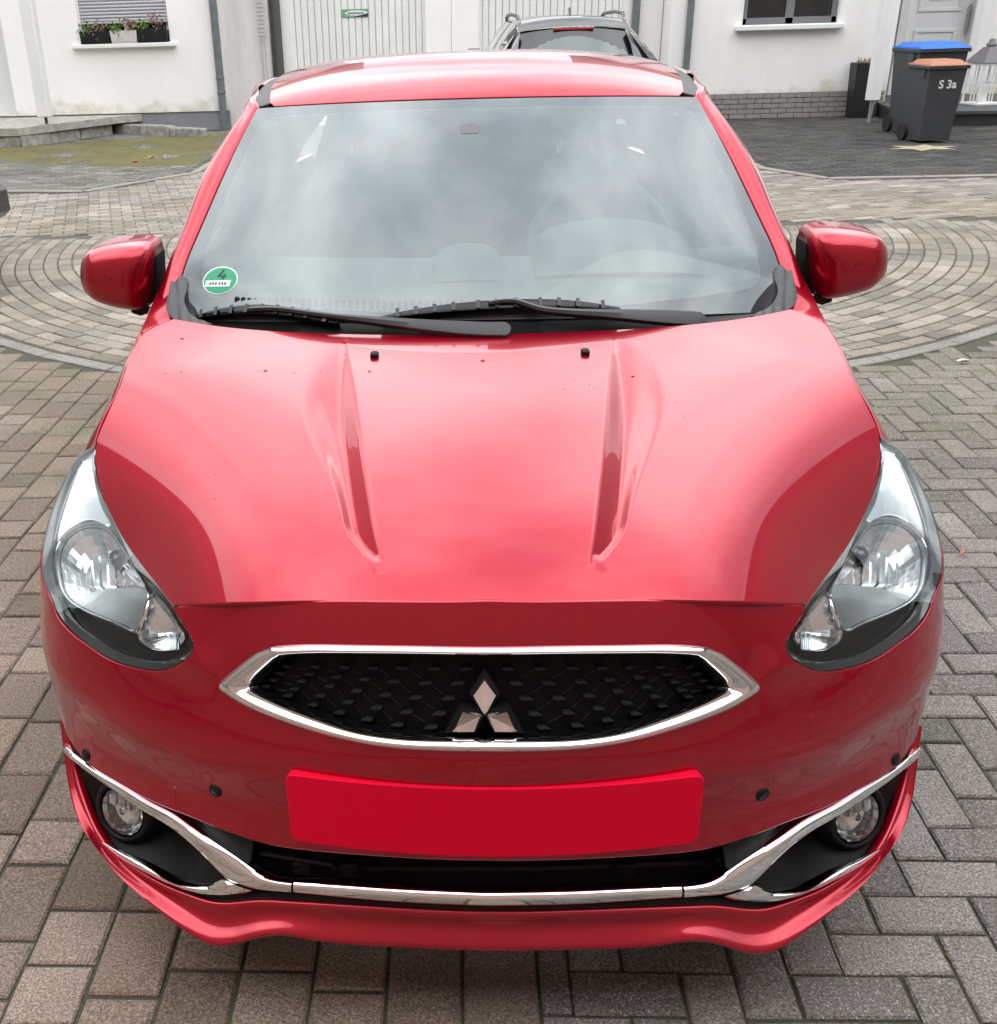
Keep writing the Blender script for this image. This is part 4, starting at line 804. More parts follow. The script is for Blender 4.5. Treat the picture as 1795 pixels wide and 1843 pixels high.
def Hf(x, y):
    z = H0(x, y); q = np.clip((y - dy0) / (dy1 - dy0), 0, 1)
    win = np.sqrt(np.clip(sstep(-.01, .14, q) * sstep(1.02, .5, q), 0, 1)); wd = np.abs(x) - dxc(np.clip(y, dy0, dy1)); W = .002 + .036 * win
    dn_ = np.clip(wd / W, 0, 1) * .7 + sstep(0, W, wd) * .3; up_ = sstep(0, .018 + .06 * sstep(.1, .7, q), wd - W)
    z = z - .0205 * win * np.where((y > dy0 - .02) & (y < dy1 + .02), 1, 0) * dn_ * (1 - up_)
    return z
SH = Surf(lambda x, y: np.stack([x, y, Hf(x, y)], -1), (-.9, .9), (.02, 1.3))
px_front = [(885, 1079), (1000, 1079), (1150, 1078), (1300, 1080), (1400, 1083.5), (1453, 1086)]
px_lensin = [(1453, 1086), (1480, 1046), (1513, 1000), (1540, 956), (1564, 905), (1578, 867), (1583, 840), (1584, 804), (1581, 778)]
px_fender = [(1581, 778), (1563, 739), (1543, 700), (1532, 678), (1519, 647), (1506, 620), (1492, 594), (1482, 581)]
px_rear = [(1482, 581), (1455, 568), (1424, 557), (1350, 571.5), (1200, 588), (1000, 599), (885, 601)]
bf = SH0.hit(px_front); bl = SH0.hit(px_lensin); bfe = SH0.hit(px_fender); br = SH0.hit(px_rear)
bf[0, 0] = 0; br[-1, 0] = 0; br[-1, 1] = br[-2, 1] - .006
bonnet_r = np.vstack([curve(bf, 30), curve(bl, 40)[1:], curve(bfe, 24)[1:], curve(br[:3], 6)[1:], curve(br[2:], 30)[1:]])
dl_ = []
for sg in (1, -1):
    yy = np.linspace(dy0 - .004, dy1 + .004, 100); q = np.clip((yy - dy0) / (dy1 - dy0), 0, 1); wn_ = np.sqrt(np.clip(sstep(-.01, .14, q) * sstep(1.02, .5, q), 0, 1)); xx = dxc(np.clip(yy, dy0, dy1)); W_ = .002 + .036 * wn_
    mk = wn_ > .33
    for k in (-.0022, .0022): dl_.append(np.c_[sg * (xx + k), yy])
    for k in np.linspace(.16, .84, 5): dl_.append(np.c_[sg * (xx + k * W_), yy][mk])
    for k in (-.0022, .0022): dl_.append(np.c_[sg * (xx + W_ + k), yy][mk])
    bw_ = .018 + .06 * sstep(.1, .7, q)
    for k in (.14, .28, .42, .56, .7, .84, .98, 1.1): dl_.append(np.c_[sg * (xx + W_ + .003 + k * bw_), yy][mk])
panel('bonnet', SH, full_loop(bonnet_r), h=.0125, mat=RED, parent=car, edge=.003, depth=.009, lines=dl_)

# ---- front skin: plan curve and a profile leaning back with height
PL = np.array([(-.15, .022), (0, .012), (.15, .022), (.30, .051), (.444, .100), (.58, .168), (.695, .247), (.786, .330), (.840, .425), (.857, .53), (.859, .68), (.857, .85)])
ss_ = np.r_[0, np.cumsum(np.hypot(*np.diff(PL, axis=0).T))]; ss_ -= ss_[1]
PX, PY = nspl(ss_, PL[:, 0]), nspl(ss_, PL[:, 1])
def ev(xs, ys): return nspl([-x for x in xs[:0:-1]] + list(xs), list(ys[:0:-1]) + list(ys))
zcr = ev([0, .2, .45, .65, .85, 1.0, 1.2], [.545, .535, .505, .50, .525, .55, .57])
upk = ev([0, .2, .45, .65, .85, 1.0, 1.2], [.28, .29, .33, .36, .26, .17, .14]); qk = ev([0, .3, .5, .7, .9, 1.2], [.6, 1.0, 2.4, 3.3, 2.2, 1.4])
dnk = ev([0, .45, .7, .9, 1.2], [0.0, .02, .05, .05, .05])
fb = ev([0, .2, .32, .45, .6, .75, .9, 1.02, 1.2], [.0, .010, .030, .062, .075, .066, .036, .008, 0])
def softplus(x, w=.012): return w * np.logaddexp(0, x / w)
def Sf(s, z):
    e = 1e-4; sa = np.abs(s); x, y = PX(sa), PY(sa); tx = PX(sa + e) - PX(sa - e); ty = PY(sa + e) - PY(sa - e); l = np.hypot(tx, ty); nx, ny = ty / l, -tx / l
    zr = zcr(sa); d = upk(sa) * softplus(z - zr) + dnk(sa) * softplus(zr - z) + qk(sa) * np.maximum(0, z - .68) ** 2
    d = d - fb(sa) * np.clip((.40 - z) / .20, 0, 1.4) ** 1.4
    d = d + .008 * np.exp(-((z - zr + .075) / .05) ** 2) * sstep(.95, .7, sa)                 # slight hollow under the shoulder line
    d = d - .010 * np.exp(-((z - .655) / .030) ** 2) * sstep(.44, .5, sa) * sstep(.68, .56, sa)
    return np.stack([np.sign(s + 1e-12) * (x - nx * d), y - ny * d, z + 0 * x], -1)
SS = Surf(Sf, (-1.25, 1.25), (.06, .90))
px_gap = [(885, 1084), (1150, 1083), (1300, 1084.5), (1400, 1088), (1451, 1093)]
px_lenslow = [(1437, 1116), (1420, 1143), (1413, 1158), (1414, 1171), (1424, 1186), (1443, 1200), (1471, 1211), (1499, 1211), (1540, 1203), (1581, 1186.5), (1621, 1159), (1653, 1129)]
px_redlow = [(885, 1547.5), (1052, 1544.6), (1202, 1535.5), (1292, 1522), (1333.6, 1509), (1375, 1495), (1417, 1478), (1459, 1463), (1500.7, 1445), (1556, 1417), (1600, 1392)]
g1 = SS.hit(px_gap); g2 = SS.hit(px_lenslow); g3 = SS.hit(px_redlow)
g2 = np.vstack([g2[:-1], [(.812, .614), (.84, .621), (.86, .627), (.88, .637), (.90, .652), (.93, .662), (.985, .680), (1.03, .702)]])
side = np.array([(1.035, .50), (1.02, .435), (.985, .385)])
g3b = np.array([(.935, .395), (.89, .372)])
bump_r = np.vstack([curve(g1, 26), curve(g2, 60), side, g3b, curve(g3[::-1], 60)])
go_px = [(880, 1163.6), (1000, 1162), (1120.7, 1160.6), (1241, 1161), (1271, 1163.6), (1289, 1171), (1316, 1189), (1343, 1210), (1364, 1230), (1368, 1239), (1361, 1248), (1331, 1267.4), (1271, 1294.5), (1211, 1315.5), (1151, 1332), (1090.6, 1344), (1030, 1351), (955, 1354), (880, 1354)]
gi_px = [(880, 1183.8), (1000, 1183), (1115, 1182), (1222, 1183), (1245, 1184.5), (1260, 1190), (1279, 1202), (1301, 1219), (1314, 1233), (1317, 1240), (1308, 1248), (1285, 1259), (1241, 1277), (1181, 1297.5), (1121, 1314), (1070, 1322.5), (1020, 1327), (950, 1328.5), (880, 1328.5)]
def loop_px(p, n1=40):
    h = SS.hit(p); h[0, 0] = h[-1, 0] = 0; return np.vstack([curve(h[:5], n1 // 2), curve(h[4:11], n1 // 2)[1:], curve(h[10:], n1)[1:]])
GO, GI = loop_px(go_px), loop_px(gi_px)
go_full, gi_full = full_loop(GO), full_loop(GI)
cen = np.array([0, .655])
q = SS.hit([(313.5, 1414), (380, 1436.6), (391.5, 1482), (315, 1450)])
tow = [q[0], q[0] + (q[1] - q[0]) * .92, q[1] + [0, -.001], q[1] + (q[2] - q[1]) * .9, q[2], q[3]]
bumper = panel('front_bumper', SS, full_loop(bump_r), holes=[cen + (go_full - cen) * .985, np.array(tow)], h=.014, mat=RED, parent=car, edge=.003, depth=.022)

# ---- grille
GRB = plain('grille_black', (.004, .004, .0045), rough=.55, spec=.12)
grille = panel('grille', SS, cen + (gi_full - cen) * 1.03, h=.03, mat=GRB, parent=car, off=-.034, depth=.004)
A = SS.p(go_full, .001); B = SS.p(gi_full, -.006); nn = SS.normal(gi_full[:, 0], gi_full[:, 1])
ribbon('grille_frame', A, B, nn, bulge=lambda q: .0125 * (1 - abs(2 * q - 1) ** 1.7), thick=.02, mat=CHROME, parent=car, k=11, closed=True)
ribbon('grille_rim', SS.p(gi_full, -.008), SS.p(cen + (gi_full - cen) * .955, -.028), nn, bulge=.001, thick=.004, mat=GLOSSBLK, parent=grille, k=3, closed=True)
stud_rows = [[(110, 272), (300, 270), (490, 268), (665, 268), (835, 264), (1010, 262), (1180, 262)], [(165, 362), (355, 360), (545, 352), (715, 340), (885, 325), (1050, 308), (1225, 304)],
             [(220, 453), (415, 450), (595, 435), (765, 410), (930, 383), (1095, 353), (1265, 345)], [(275, 545), (470, 537), (650, 512), (820, 480), (985, 442), (1140, 402), (1310, 385)],
             [(325, 628), (525, 615), (705, 583), (870, 543), (1030, 497), (1180, 442)]]
STUD = plain('grille_stud_black', (.022, .022, .024), rough=.35, spec=.3)
def stud_mesh(sg):
    mb = MB(); t = [(-.5 * sg, 0, .42), (.22 * sg, 0, .42), (.5 * sg, 0, -.42), (-.22 * sg, 0, -.42)]
    f = [(x, -.9, z * .25 + .14) for x, _, z in t]; m = [(x * 1.0, -.55, z) for x, _, z in t]; bk = [(x * .8, .6, z * .8) for x, _, z in t]
    mb.add(bk + m + f, [(8, 9, 10, 11)[::1], (0, 1, 5, 4), (1, 2, 6, 5), (2, 3, 7, 6), (3, 0, 4, 7), (4, 5, 9, 8), (5, 6, 10, 9), (6, 7, 11, 10), (7, 4, 8, 11)])
    me_o = mb.build('grille_stud', STUD, None, smooth=False); return me_o
pr, pl = stud_mesh(1), stud_mesh(-1); first = {1: pr, -1: pl}; used = set(); ridge = []
for ri, row in enumerate(stud_rows):
    hs = SS.hit([(880 + x / 3.324, 1120 + y / 3.324) for x, y in row], -.03)
    for ci, (s, z) in enumerate(hs):
        wd = .0215 * (1 - .05 * ci); hgt = .0100 * (1 - .03 * ci)
        for sg in (1, -1):
            P = SS.p([(sg * s, z)], -.030)[0]; n = SS.normal(np.array([sg * s]), np.array([z]))[0]; xr = unit(np.cross(n, (0, 0, 1))) * -1; ux = np.cross(n, xr) * -1
            ux = np.array([0, 0, 1.0]) - n * n[2]; ux = unit(ux); xr = unit(np.cross(ux, n)) 
            o = first[sg] if sg not in used else first[sg].copy()
            if sg in used: COL.objects.link(o)
            used.add(sg); mm = Matrix.Identity(4)
            for k in range(3): mm[k][0], mm[k][1], mm[k][2], mm[k][3] = xr[k] * wd, -n[k] * .012, ux[k] * hgt, P[k]
            o.matrix_world = mm; o.parent = grille
        if ri < 4 and ci > 0 and ci - 1 < len(stud_rows[ri + 1]): ridge.append(((880 + row[ci][0] / 3.324 - 9, 1120 + row[ci][1] / 3.324 + 7), (880 + stud_rows[ri + 1][ci - 1][0] / 3.324 + 9, 1120 + stud_rows[ri + 1][ci - 1][1] / 3.324 - 6)))
mb = MB(); nb0 = SS.normal(np.array([0.0]), np.array([.645]))[0]
for a, b in ridge:
    q = SS.hit([a, b], -.03)
    for sg in (1, -1):
        P = SS.p(np.c_[q[:, 0] * sg, q[:, 1]], -.031); d = P[1] - P[0]; mb.cyl(P[0] - nb0 * .003, d, .0006, np.linalg.norm(d), 4)
mb.build('grille_ridge', STUD, grille)['kind'] = 'stuff'
# ---- badge: three chrome diamonds on a black base
def bd(p): return SS.hit([(780 + x / 9.447, 1190 + y / 9.447) for x, y in p], -.006)
dia = [[(870, 258), (1062, 572), (872, 862), (684, 572)], [(868, 880), (690, 1168), (328, 1163), (503, 864)], [(876, 880), (1252, 866), (1420, 1163), (1050, 1168)]]
base = [[(870, 128), (1135, 560), (872, 960), (612, 560)], [(900, 830), (730, 1230), (200, 1230), (455, 775)], [(850, 830), (1290, 775), (1550, 1230), (1020, 1230)]]
nb = unit(SS.normal(np.array([0.0]), np.array([.645]))[0]); mb = MB()
for p in base: mb.prism(SS.p(bd(p), -.008), None, -nb * .024)
badge = mb.build('badge', BLACK, car, smooth=False)
for k, p in enumerate(dia):
    Q = SS.p(bd(p), -.002); c = Q.mean(0); Q = Q + nb * ((c[2] - Q[:, 2]) * .30)[:, None]; V = list(Q); top = [c + (q - c) * .96 + nb * .001 for q in Q]
    if k == 0: r0, r1 = c + (Q[0] - c) * .8 + nb * .0055, c + (Q[2] - c) * .8 + nb * .0055; o_ = (0, 1, 2, 3)
    else: far = (1, 3) if True else (0, 2); r0, r1 = c + (Q[0] - c) * .72 + nb * .005, c + (Q[2] - c) * .72 + nb * .005; o_ = (0, 1, 2, 3)
    xd = unit(Q[1] - Q[3]) * .0035; VV = list(Q) + [r0, r1 + xd, r1 - xd, r0 - xd * .0] + [q - nb * .008 for q in Q]
    F = [(0, 1, 5, 4), (1, 2, 5), (0, 4, 6, 3), (3, 6, 2), (4, 5, 6), (5, 2, 6)] + [(i, 8 + i, 8 + (i + 1) % 4, (i + 1) % 4) for i in range(4)]
    new_obj('badge_diamond', VV, [f[::-1] for f in F], CHROME, badge, smooth=False)

# ---- lower opening, lip, chrome blades, fog lamps
UP = [(880, 1648), (1050, 1645), (1200, 1639), (1250, 1637), (1290, 1636), (1342, 1641), (1375, 1641), (1417, 1630), (1473, 1609), (1528, 1578), (1584, 1531), (1614, 1464), (1640, 1414), (1655, 1372), (1665, 1338)]
LO = [(880, 1708), (1052, 1706), (1202, 1697), (1250, 1691), (1300, 1698), (1350, 1712), (1385, 1711), (1430, 1689), (1500, 1637), (1556, 1589), (1608, 1524), (1636, 1468), (1655, 1410), (1666, 1361), (1670, 1328)]
uh = SS.hit(UP, .000); LOFF = np.array([.015] * 10 + [.013, .010, .008, .006, .004]); lh = np.array([SS.hit([p], o)[0] for p, o in zip(LO, LOFF)]); uh[0, 0] = lh[0, 0] = 0
# the flank climbs to the wheel arch
uh[11:] = [(.812, .268), (.866, .308), (.900, .350), (.922, .386)]; lh[10:] = [(.735, .229), (.81, .246), (.862, .278), (.902, .326), (.925, .374)]
def lipcurve(h, n=120):
    q = np.vstack([[-h[2, 0], h[2, 1]], [-h[1, 0], h[1, 1]], h]); s = np.r_[0, np.cumsum(np.linalg.norm(np.diff(q, axis=0), axis=1))]; return nspl(s, q)(np.linspace(s[2], s[-1], n))
uc, lc = lipcurve(uh), lipcurve(lh)
offk = nspl(np.r_[0, np.cumsum(np.hypot(*np.diff(lh, axis=0).T))] / np.cumsum(np.hypot(*np.diff(lh, axis=0).T))[-1], LOFF / .015)(np.linspace(0, 1, 120))
def row(c, off, dz=0.0):
    r = np.array([SS.p([q], off * k if off > 0 else off)[0] for q, k in zip(c, offk)]) + [0, 0, dz]; l = r[::-1][:-1] * [-1, 1, 1]; return np.vstack([l, r])
def mixr(q): return uc + (lc - uc) * q
loft('front_lip', [row(uc, -.016, .004), row(uc, -.002, .003), row(uc, 0), row(mixr(.3), -.003), row(mixr(.52), -.002), row(mixr(.62), .001), row(mixr(.78), .008), row(mixr(.92), .0135), row(lc, .015), row(lc, .013, -.006), row(lc, .006, -.010), row(lc, -.06, -.004)], RED, car, sub=44, ang=60, flip=True)
cav = np.array([(0, .425), (.3, .41), (.5, .40), (.7, .395), (.93, .43), (.93, .28), (.7, .2), (.4, .19), (0, .19)])
panel('lower_grille', SS, full_loop(cav), h=.05, mat=DARKCAV, parent=car, off=-.10, depth=.002, flange=False)
mb = MB()   # bars seen in the dark lower opening
for (x0, y0, x1, y1, th, off) in ((980, 1562, 1290, 1550, .010, -.06), (600, 1562, 980, 1562, .010, -.06), (470, 1535, 600, 1556, .008, -.03), (1290, 1550, 1400, 1500, .008, -.03)):
    q = SS.hit(poly([(x0, y0), (x1, y1)], 10), off); P = SS.p(q, off)
    for a, b in zip(P[:-1], P[1:]): d = b - a; mb.cyl(a, d, th * .6, np.linalg.norm(d) * 1.02, 6)
for (u, v) in ((545, 1558), (630, 1562), (1125, 1562)):
    P = SS.p(SS.hit([(u, v)], -.045), -.045)[0]; mb.box(P[0] - .016, P[0] + .016, P[1] - .01, P[1] + .03, P[2] - .014, P[2] + .014, .003)
mb.build('grille_bar', BLACK, car)

redl = curve(g3[4:], 30)                         # along the bumper's lower edge
ins_top = np.vstack([[(.40, .345)], redl[redl[:, 0] > .43], [(.85, .370), (.895, .384)]]); ins_top[:, 1] += .004
lowr = uc[(uc[:, 0] > .405) & (uc[:, 0] < .905)]
ins = np.vstack([ins_top, lowr[::-1] - [0, .004]])
fgc = SS.hit([(1548, 1473)], -.018)[0]
DEPTH = lambda s, z: -.008 - .085 * np.exp(-np.abs((s - fgc[0] + .050) / .125) ** 2.6 - ((z - fgc[1] - .004) / .058) ** 2)
SI = Surf(lambda s, z: Sf(s, z) + DEPTH(np.abs(s), z)[..., None] * SS.normal(s, z), (-1.1, 1.1), (.12, .6))
pan = panel('fog_lamp_surround', SI, ins, h=.014, mat=BLACK, parent=car, depth=.004); mirrored(pan)
def strip(name, top, bot, off, bulge, n=60, full=False, extra=None):
    t, b = SS.hit(curve(top, n), off), SS.hit(curve(bot, n), off)
    if full:
        t[0, 0] = b[0, 0] = 0; t = np.vstack([mir(t)[:-1], t]); b = np.vstack([mir(b)[:-1], b])
    nr = SS.normal((t[:, 0] + b[:, 0]) / 2, (t[:, 1] + b[:, 1]) / 2); o = ribbon(name, SS.p(t, off), SS.p(b, off), nr, bulge=bulge, thick=.014, mat=CHROME, parent=car, k=9, rel=True)
    return o
T1 = [(1656, 1342), (1651, 1347.5), (1626, 1372.5), (1584, 1402), (1542.5, 1425.5), (1500.7, 1450.5), (1450.5, 1475.6), (1406, 1505), (1361.4, 1534), (1319.6, 1562), (1292, 1580), (1272, 1588.4), (1250, 1593), (1230, 1595)]
B1 = [(1657, 1347), (1650, 1361), (1624, 1386.5), (1584, 1417), (1542.5, 1445), (1500.7, 1473), (1467, 1492), (1431, 1517.4), (1400.4, 1545), (1377, 1569), (1352, 1592), (1310, 1609), (1268, 1613), (1230, 1615)]
B1b = curve(B1, 60)
o = strip('chrome_blade', T1, B1, .003, lambda q: .0062 * np.interp(q, [0, .10, .22, .6, .9, 1], [0, .72, 1, .82, .55, 0])); mirrored(o)
T2 = [(1340, 1597), (1354, 1593), (1375, 1601), (1417, 1604), (1442, 1600), (1500.7, 1570), (1542.5, 1551), (1581.5, 1529)]; B2 = [(1296, 1613), (1333.6, 1621), (1375, 1623), (1417, 1617.7), (1459, 1604), (1514.6, 1578), (1556, 1553.6), (1583, 1532)]
o = strip('chrome_blade', T2, B2, .001, lambda q: .006 * np.interp(q, [0, .10, .25, .6, .9, 1], [0, .6, 1, .85, .55, 0])); mirrored(o)
strip('chrome_bar', [(880, 1607), (1052, 1603), (1152, 1598), (1226, 1595)], [(880, 1629.5), (1052, 1626), (1152, 1620), (1226, 1615)], .003, lambda q: .0062 * np.interp(q, [0, .12, .3, .6, .9, 1], [0, .66, 1, .85, .55, 0]), 50, True)
strip_under = SS.hit(curve([(880, 1631), (1052, 1628), (1226, 1617), (1300, 1617), (1375, 1627), (1440, 1612), (1530, 1575)], 50), -.012); strip_under[0, 0] = 0
lw = np.stack([np.interp(strip_under[:, 0], uc[:90, 0], uc[:90, 1])], 1); lw = np.c_[strip_under[:, 0], lw]
tt, bb = np.vstack([mir(strip_under)[:-1], strip_under]), np.vstack([mir(lw)[:-1], lw])
ribbon('lower_grille_strip', SS.p(tt, -.012), SS.p(bb, -.006), SS.normal(tt[:, 0], tt[:, 1]), bulge=.002, thick=.02, mat=BLACK, parent=car, k=3)

def fog(sg):
    c = SS.hit([(1548, 1473)], -.018); c[:, 0] *= sg; P = SS.p(c, -.018)[0]; n = unit(SS.normal(c[:, 0], c[:, 1])[0] * .8 + np.array([sg * .02, -.62, .14]))
    b = MB().lathe(P - n * .02, n, [(.049, -.01), (.049, .014), (.051, .0175), (.056, .0185), (.061, .014), (.067, .004), (.072, -.014)], 40).build('fog_lamp', BLACK, car, ang=60)
    bowl = MB(); prof = [(.0465, .014), (.044, .004), (.036, -.010), (.022, -.018), (.010, -.021), (.001, -.021)]
    bowl.lathe(P - n * .02, n, prof, 18); bowl.build('fog_lamp_reflector', SILVER, b, smooth=False)
    u = unit(np.cross(n, (0, 0, 1))); v = np.cross(u, n); mb = MB()
    for k in range(7):                                             # cut-glass bars across the upper half
        x = (-.030 + .010 * k); hh = math.sqrt(max(0, .042 ** 2 - x * x)) * .9; q = P - n * .016 + u * x
        mb.prism([q - u * .004 + v * .006, q + u * .004 + v * .006, q + u * .0045 + v * hh, q - u * .0035 + v * hh], None, n * (.006 + .004 * (k % 2)))
    mb.build('fog_lamp_optic', SILVER, b, smooth=False)
    MB().cyl(P - n * .03, n, .007, .026, 12).build('fog_lamp_bulb', CHROME, b)
    MB().lathe(P - n * .02, n, [(.048, .013), (.044, .0185), (.034, .0225), (.020, .0245), (.001, .025)], 40).build('fog_lamp_lens', LENS, b, ang=60)
for sg in (1, -1): fog(sg)

# ---- sensors, tow cover, plate
def sensor(px, sg=1, r=.0115):
    c = SS.hit([px]); c[:, 0] *= sg; P = SS.p(c)[0]; n = SS.normal(c[:, 0], c[:, 1])[0]
    MB().lathe(P - n * .003, n, [(r * 1.12, 0), (r * 1.12, .0038), (r, .0052), (r * .86, .0042), (r * .8, .005), (.0005, .0056)], 24).build('parking_sensor', BLACK, car, ang=60)
for sg in (1, -1): sensor((1372.6, 1430), sg); sensor((1612, 1367), sg)
panel('tow_eye_cover', SS, np.array(tow).mean(0) + (np.array(tow) - np.array(tow).mean(0)) * .94, h=.012, mat=RED, parent=car, off=0, edge=.0012, depth=.010)
PLATE = plain('plate_crimson', (.85, .0010, .038), rough=.6, spec=.15)
pc = SS.p([(0, .445)])[0]; bend = lambda x: .60 * x * x * .55
hw, z0, z1, yk, xo = .325, .392, .520, pc[1] - .012, .010
SPl = Surf(lambda x, z: np.stack([x, yk + .33 * np.asarray(x) ** 2 + .03 * (np.asarray(z) - z0), z], -1), (-.6, .6), (.3, .6))
rr = .012; cor = [(hw - rr, z1 - rr, 0), (-hw + rr, z1 - rr, 90), (-hw + rr, z0 + rr, 180), (hw - rr, z0 + rr, 270)]
ppoly = np.array([(xo + cx_ + rr * math.cos(R(a + t)), cz_ + rr * math.sin(R(a + t))) for cx_, cz_, a in cor for t in (0, 30, 60, 90)])
panel('blank_plate', SPl, ppoly, h=.03, mat=PLATE, parent=car, edge=.0025, depth=.02)  # blank crimson panel made up in place of the hidden plate

# ---- headlights
bl3 = SH0.p(curve(bl, 34)); low = np.vstack([SS.p(SS.hit(curve([(1449, 1094), (1437, 1114), (1420.5, 1141), (1415, 1157), (1416, 1170), (1426, 1184), (1445, 1198), (1472, 1208.6), (1499, 1208.6), (1540, 1200.5), (1581, 1184), (1621, 1157)], 40))), SS.p(curve([(.812, .618), (.84, .6255), (.86, .632), (.88, .642), (.90, .657), (.93, .667), (.985, .685), (1.03, .708), (1.07, .742), (1.11, .773), (1.15, .808), (1.178, .832)], 26))])
LB = np.vstack([bl3, low[::-1]])                                 # along the bonnet, then back round by the flank and the bumper
c0 = LB.mean(0); e3 = unit(np.array([.58, -.56, .60])); e1 = unit(np.cross((0, 0, 1), e3)); e2 = np.cross(e3, e1)
ab = np.c_[(LB - c0) @ e1, (LB - c0) @ e2]; wv = (LB - c0) @ e3
SSx = SS.p([(.70, .70), (.80, .70), (.88, .68), (.94, .70), (.99, .74), (.92, .76), (1.02, .70)], .002); ctl, wctl = ab, wv
def tps_fit(X, y, lam=2e-5):
    n = len(X); r2 = ((X[:, None] - X[None]) ** 2).sum(-1); K = .5 * r2 * np.log(r2 + 1e-12); Pm = np.c_[np.ones(n), X]; A = np.zeros((n + 3, n + 3)); A[:n, :n] = K + lam * np.eye(n); A[:n, n:] = Pm; A[n:, :n] = Pm.T
    sol = np.linalg.solve(A, np.r_[y, 0, 0, 0])
    def f(a, b):
        a = np.asarray(a, float); b = np.asarray(b, float); sh = a.shape; Q = np.c_[a.ravel(), b.ravel()]; d2 = ((Q[:, None] - X[None]) ** 2).sum(-1)
        return ((.5 * d2 * np.log(d2 + 1e-12)) @ sol[:n] + sol[n] + Q @ sol[n + 1:]).reshape(sh)
    return f
tf = tps_fit(ctl, wctl, 6e-5)
SLn = Surf(lambda a, b: c0 + np.asarray(a)[..., None] * e1 + np.asarray(b)[..., None] * e2 + tf(a, b)[..., None] * e3, (ab[:, 0].min() - .02, ab[:, 0].max() + .02), (ab[:, 1].min() - .02, ab[:, 1].max() + .02))
HLBLK = plain('headlight_bezel', (.022, .023, .025), rough=.12, coat=1.0); BORD = plain('lens_border_grey', (.11, .115, .112), rough=.12, coat=1.0); RIMG2 = plain('lens_side_grey', (.30, .31, .30), rough=.2); RIMG = plain('lens_edge_grey', (.62, .63, .63), rough=.3, metal=.2)
def shrink(L_, k):
    c = L_.mean(0); return c + (L_ - c) * k
def inset(L_, d):
    """loop moved inwards by d"""
    L_ = L_ if area2(L_) > 0 else L_[::-1]; t = unit(np.roll(L_, -1, 0) - np.roll(L_, 1, 0)); return L_ - np.c_[t[:, 1], -t[:, 0]] * d
lens_loop = dense(ab, .012)
def put(o, parent):
    o.parent = parent; m = mirrored(o); return o, m
hl = panel('headlight', SLn, inset(lens_loop, .006), h=.016, mat=HLBLK, parent=car, off=-.098, depth=.01)   # black housing behind everything
hm = mirrored(hl)
def both(o):
    o.parent = hl; m = mirrored(o); m.parent = hm
both(panel('headlight_lens', SLn, inset(lens_loop, .0018), h=.016, mat=LENS, parent=hl, off=.0, edge=.0012, depth=.010))
LM, LT = None, None
def strip3(name, A, B, nrm, bulge, thick, mat): both(ribbon(name, A, B, nrm, bulge, thick, mat, hl, 5))
rl = inset(lens_loop, .0022); rl = np.vstack([rl, rl[:1]])
both(loft('headlight_side', [SLn.p(rl, -.002), SLn.p(rl, -.014), SLn.p(rl, -.075)], RIMG2, hl))
lowab = np.c_[(low - c0) @ e1, (low - c0) @ e2][8:]; lowin = []
tl = unit(np.gradient(lowab, axis=0)); nl = np.c_[-tl[:, 1], tl[:, 0]]; nl *= np.sign(((ab.mean(0) - lowab) * nl).sum(1, keepdims=True)); wl = np.interp(np.linspace(0, 1, len(lowab)), [0, .1, .45, .8, 1], [.006, .012, .015, .013, .006])[:, None]
both(ribbon('headlight_border', SLn.p(lowab + nl * .003, -.003), SLn.p(lowab + nl * (.003 + wl), -.010), SLn.normal(lowab[:, 0], lowab[:, 1]), .001, .004, BORD, hl, 4))
# grey edge strip along the bonnet side
e_in = SLn.hit(curve(px_lensin, 40)); c_in = np.c_[(curve(bl3, 40) - c0) @ e1, (curve(bl3, 40) - c0) @ e2]
cc = ab.mean(0); off_in = c_in + unit(cc - c_in) * .0125
strip3('headlight_edge', SLn.p(c_in + unit(cc - c_in) * .002, -.004), SLn.p(off_in, -.006), SLn.normal(c_in[:, 0], c_in[:, 1]), .0015, .004, RIMG)
def zx(p): return [(1350 + x / 3.685, 750 + y / 3.685) for x, y in p]
# chrome panel over the upper fin
fin = SLn.hit(zx([(862, 150), (880, 300), (872, 420), (845, 540), (800, 640), (780, 690), (860, 660), (960, 650), (1040, 690), (1110, 760), (1150, 800), (1150, 700), (1120, 560), (1070, 450), (990, 310), (920, 200)]), -.016)
both(panel('headlight_fin', SLn, curve(fin, 60, True), h=.014, mat=SILVER, parent=hl, off=-.016, depth=.01))
LOOPS = []
def bowl(name, pxloop, off, deep, cpx, mat, n=36, rim=None, rings=7):
    L2 = SLn.hit(curve(pxloop, n, True), off); c = SLn.hit([cpx], off)[0]; rows = []; LOOPS.append((L2, c))
    for k, r in enumerate(np.linspace(1, .06, rings)):
        d = -deep * (1 - r ** 2); Q = c + (L2 - c) * r; rows.append(SLn.p(Q, off + d))
    V = np.vstack(rows); F = []
    for i in range(rings - 1):
        for j in range(n): F.append((i * n + j, i * n + (j + 1) % n, (i + 1) * n + (j + 1) % n, (i + 1) * n + j))
    F.append(tuple((rings - 1) * n + j for j in range(n)))
    if area2(L2) < 0: F = [f[::-1] for f in F]
    o = new_obj(name, V, F, mat, hl, smooth=False); both(o)
    if rim:
        R1, R2 = rows[0], SLn.p(c + (L2 - c) * .95, off - .004); nr = SLn.normal(L2[:, 0], L2[:, 1])
        both(ribbon(name + '_rim', SLn.p(c + (L2 - c) * 1.05, off - .002), R2, nr, .008, .012, CHROME, hl, 7, closed=True))
    return L2
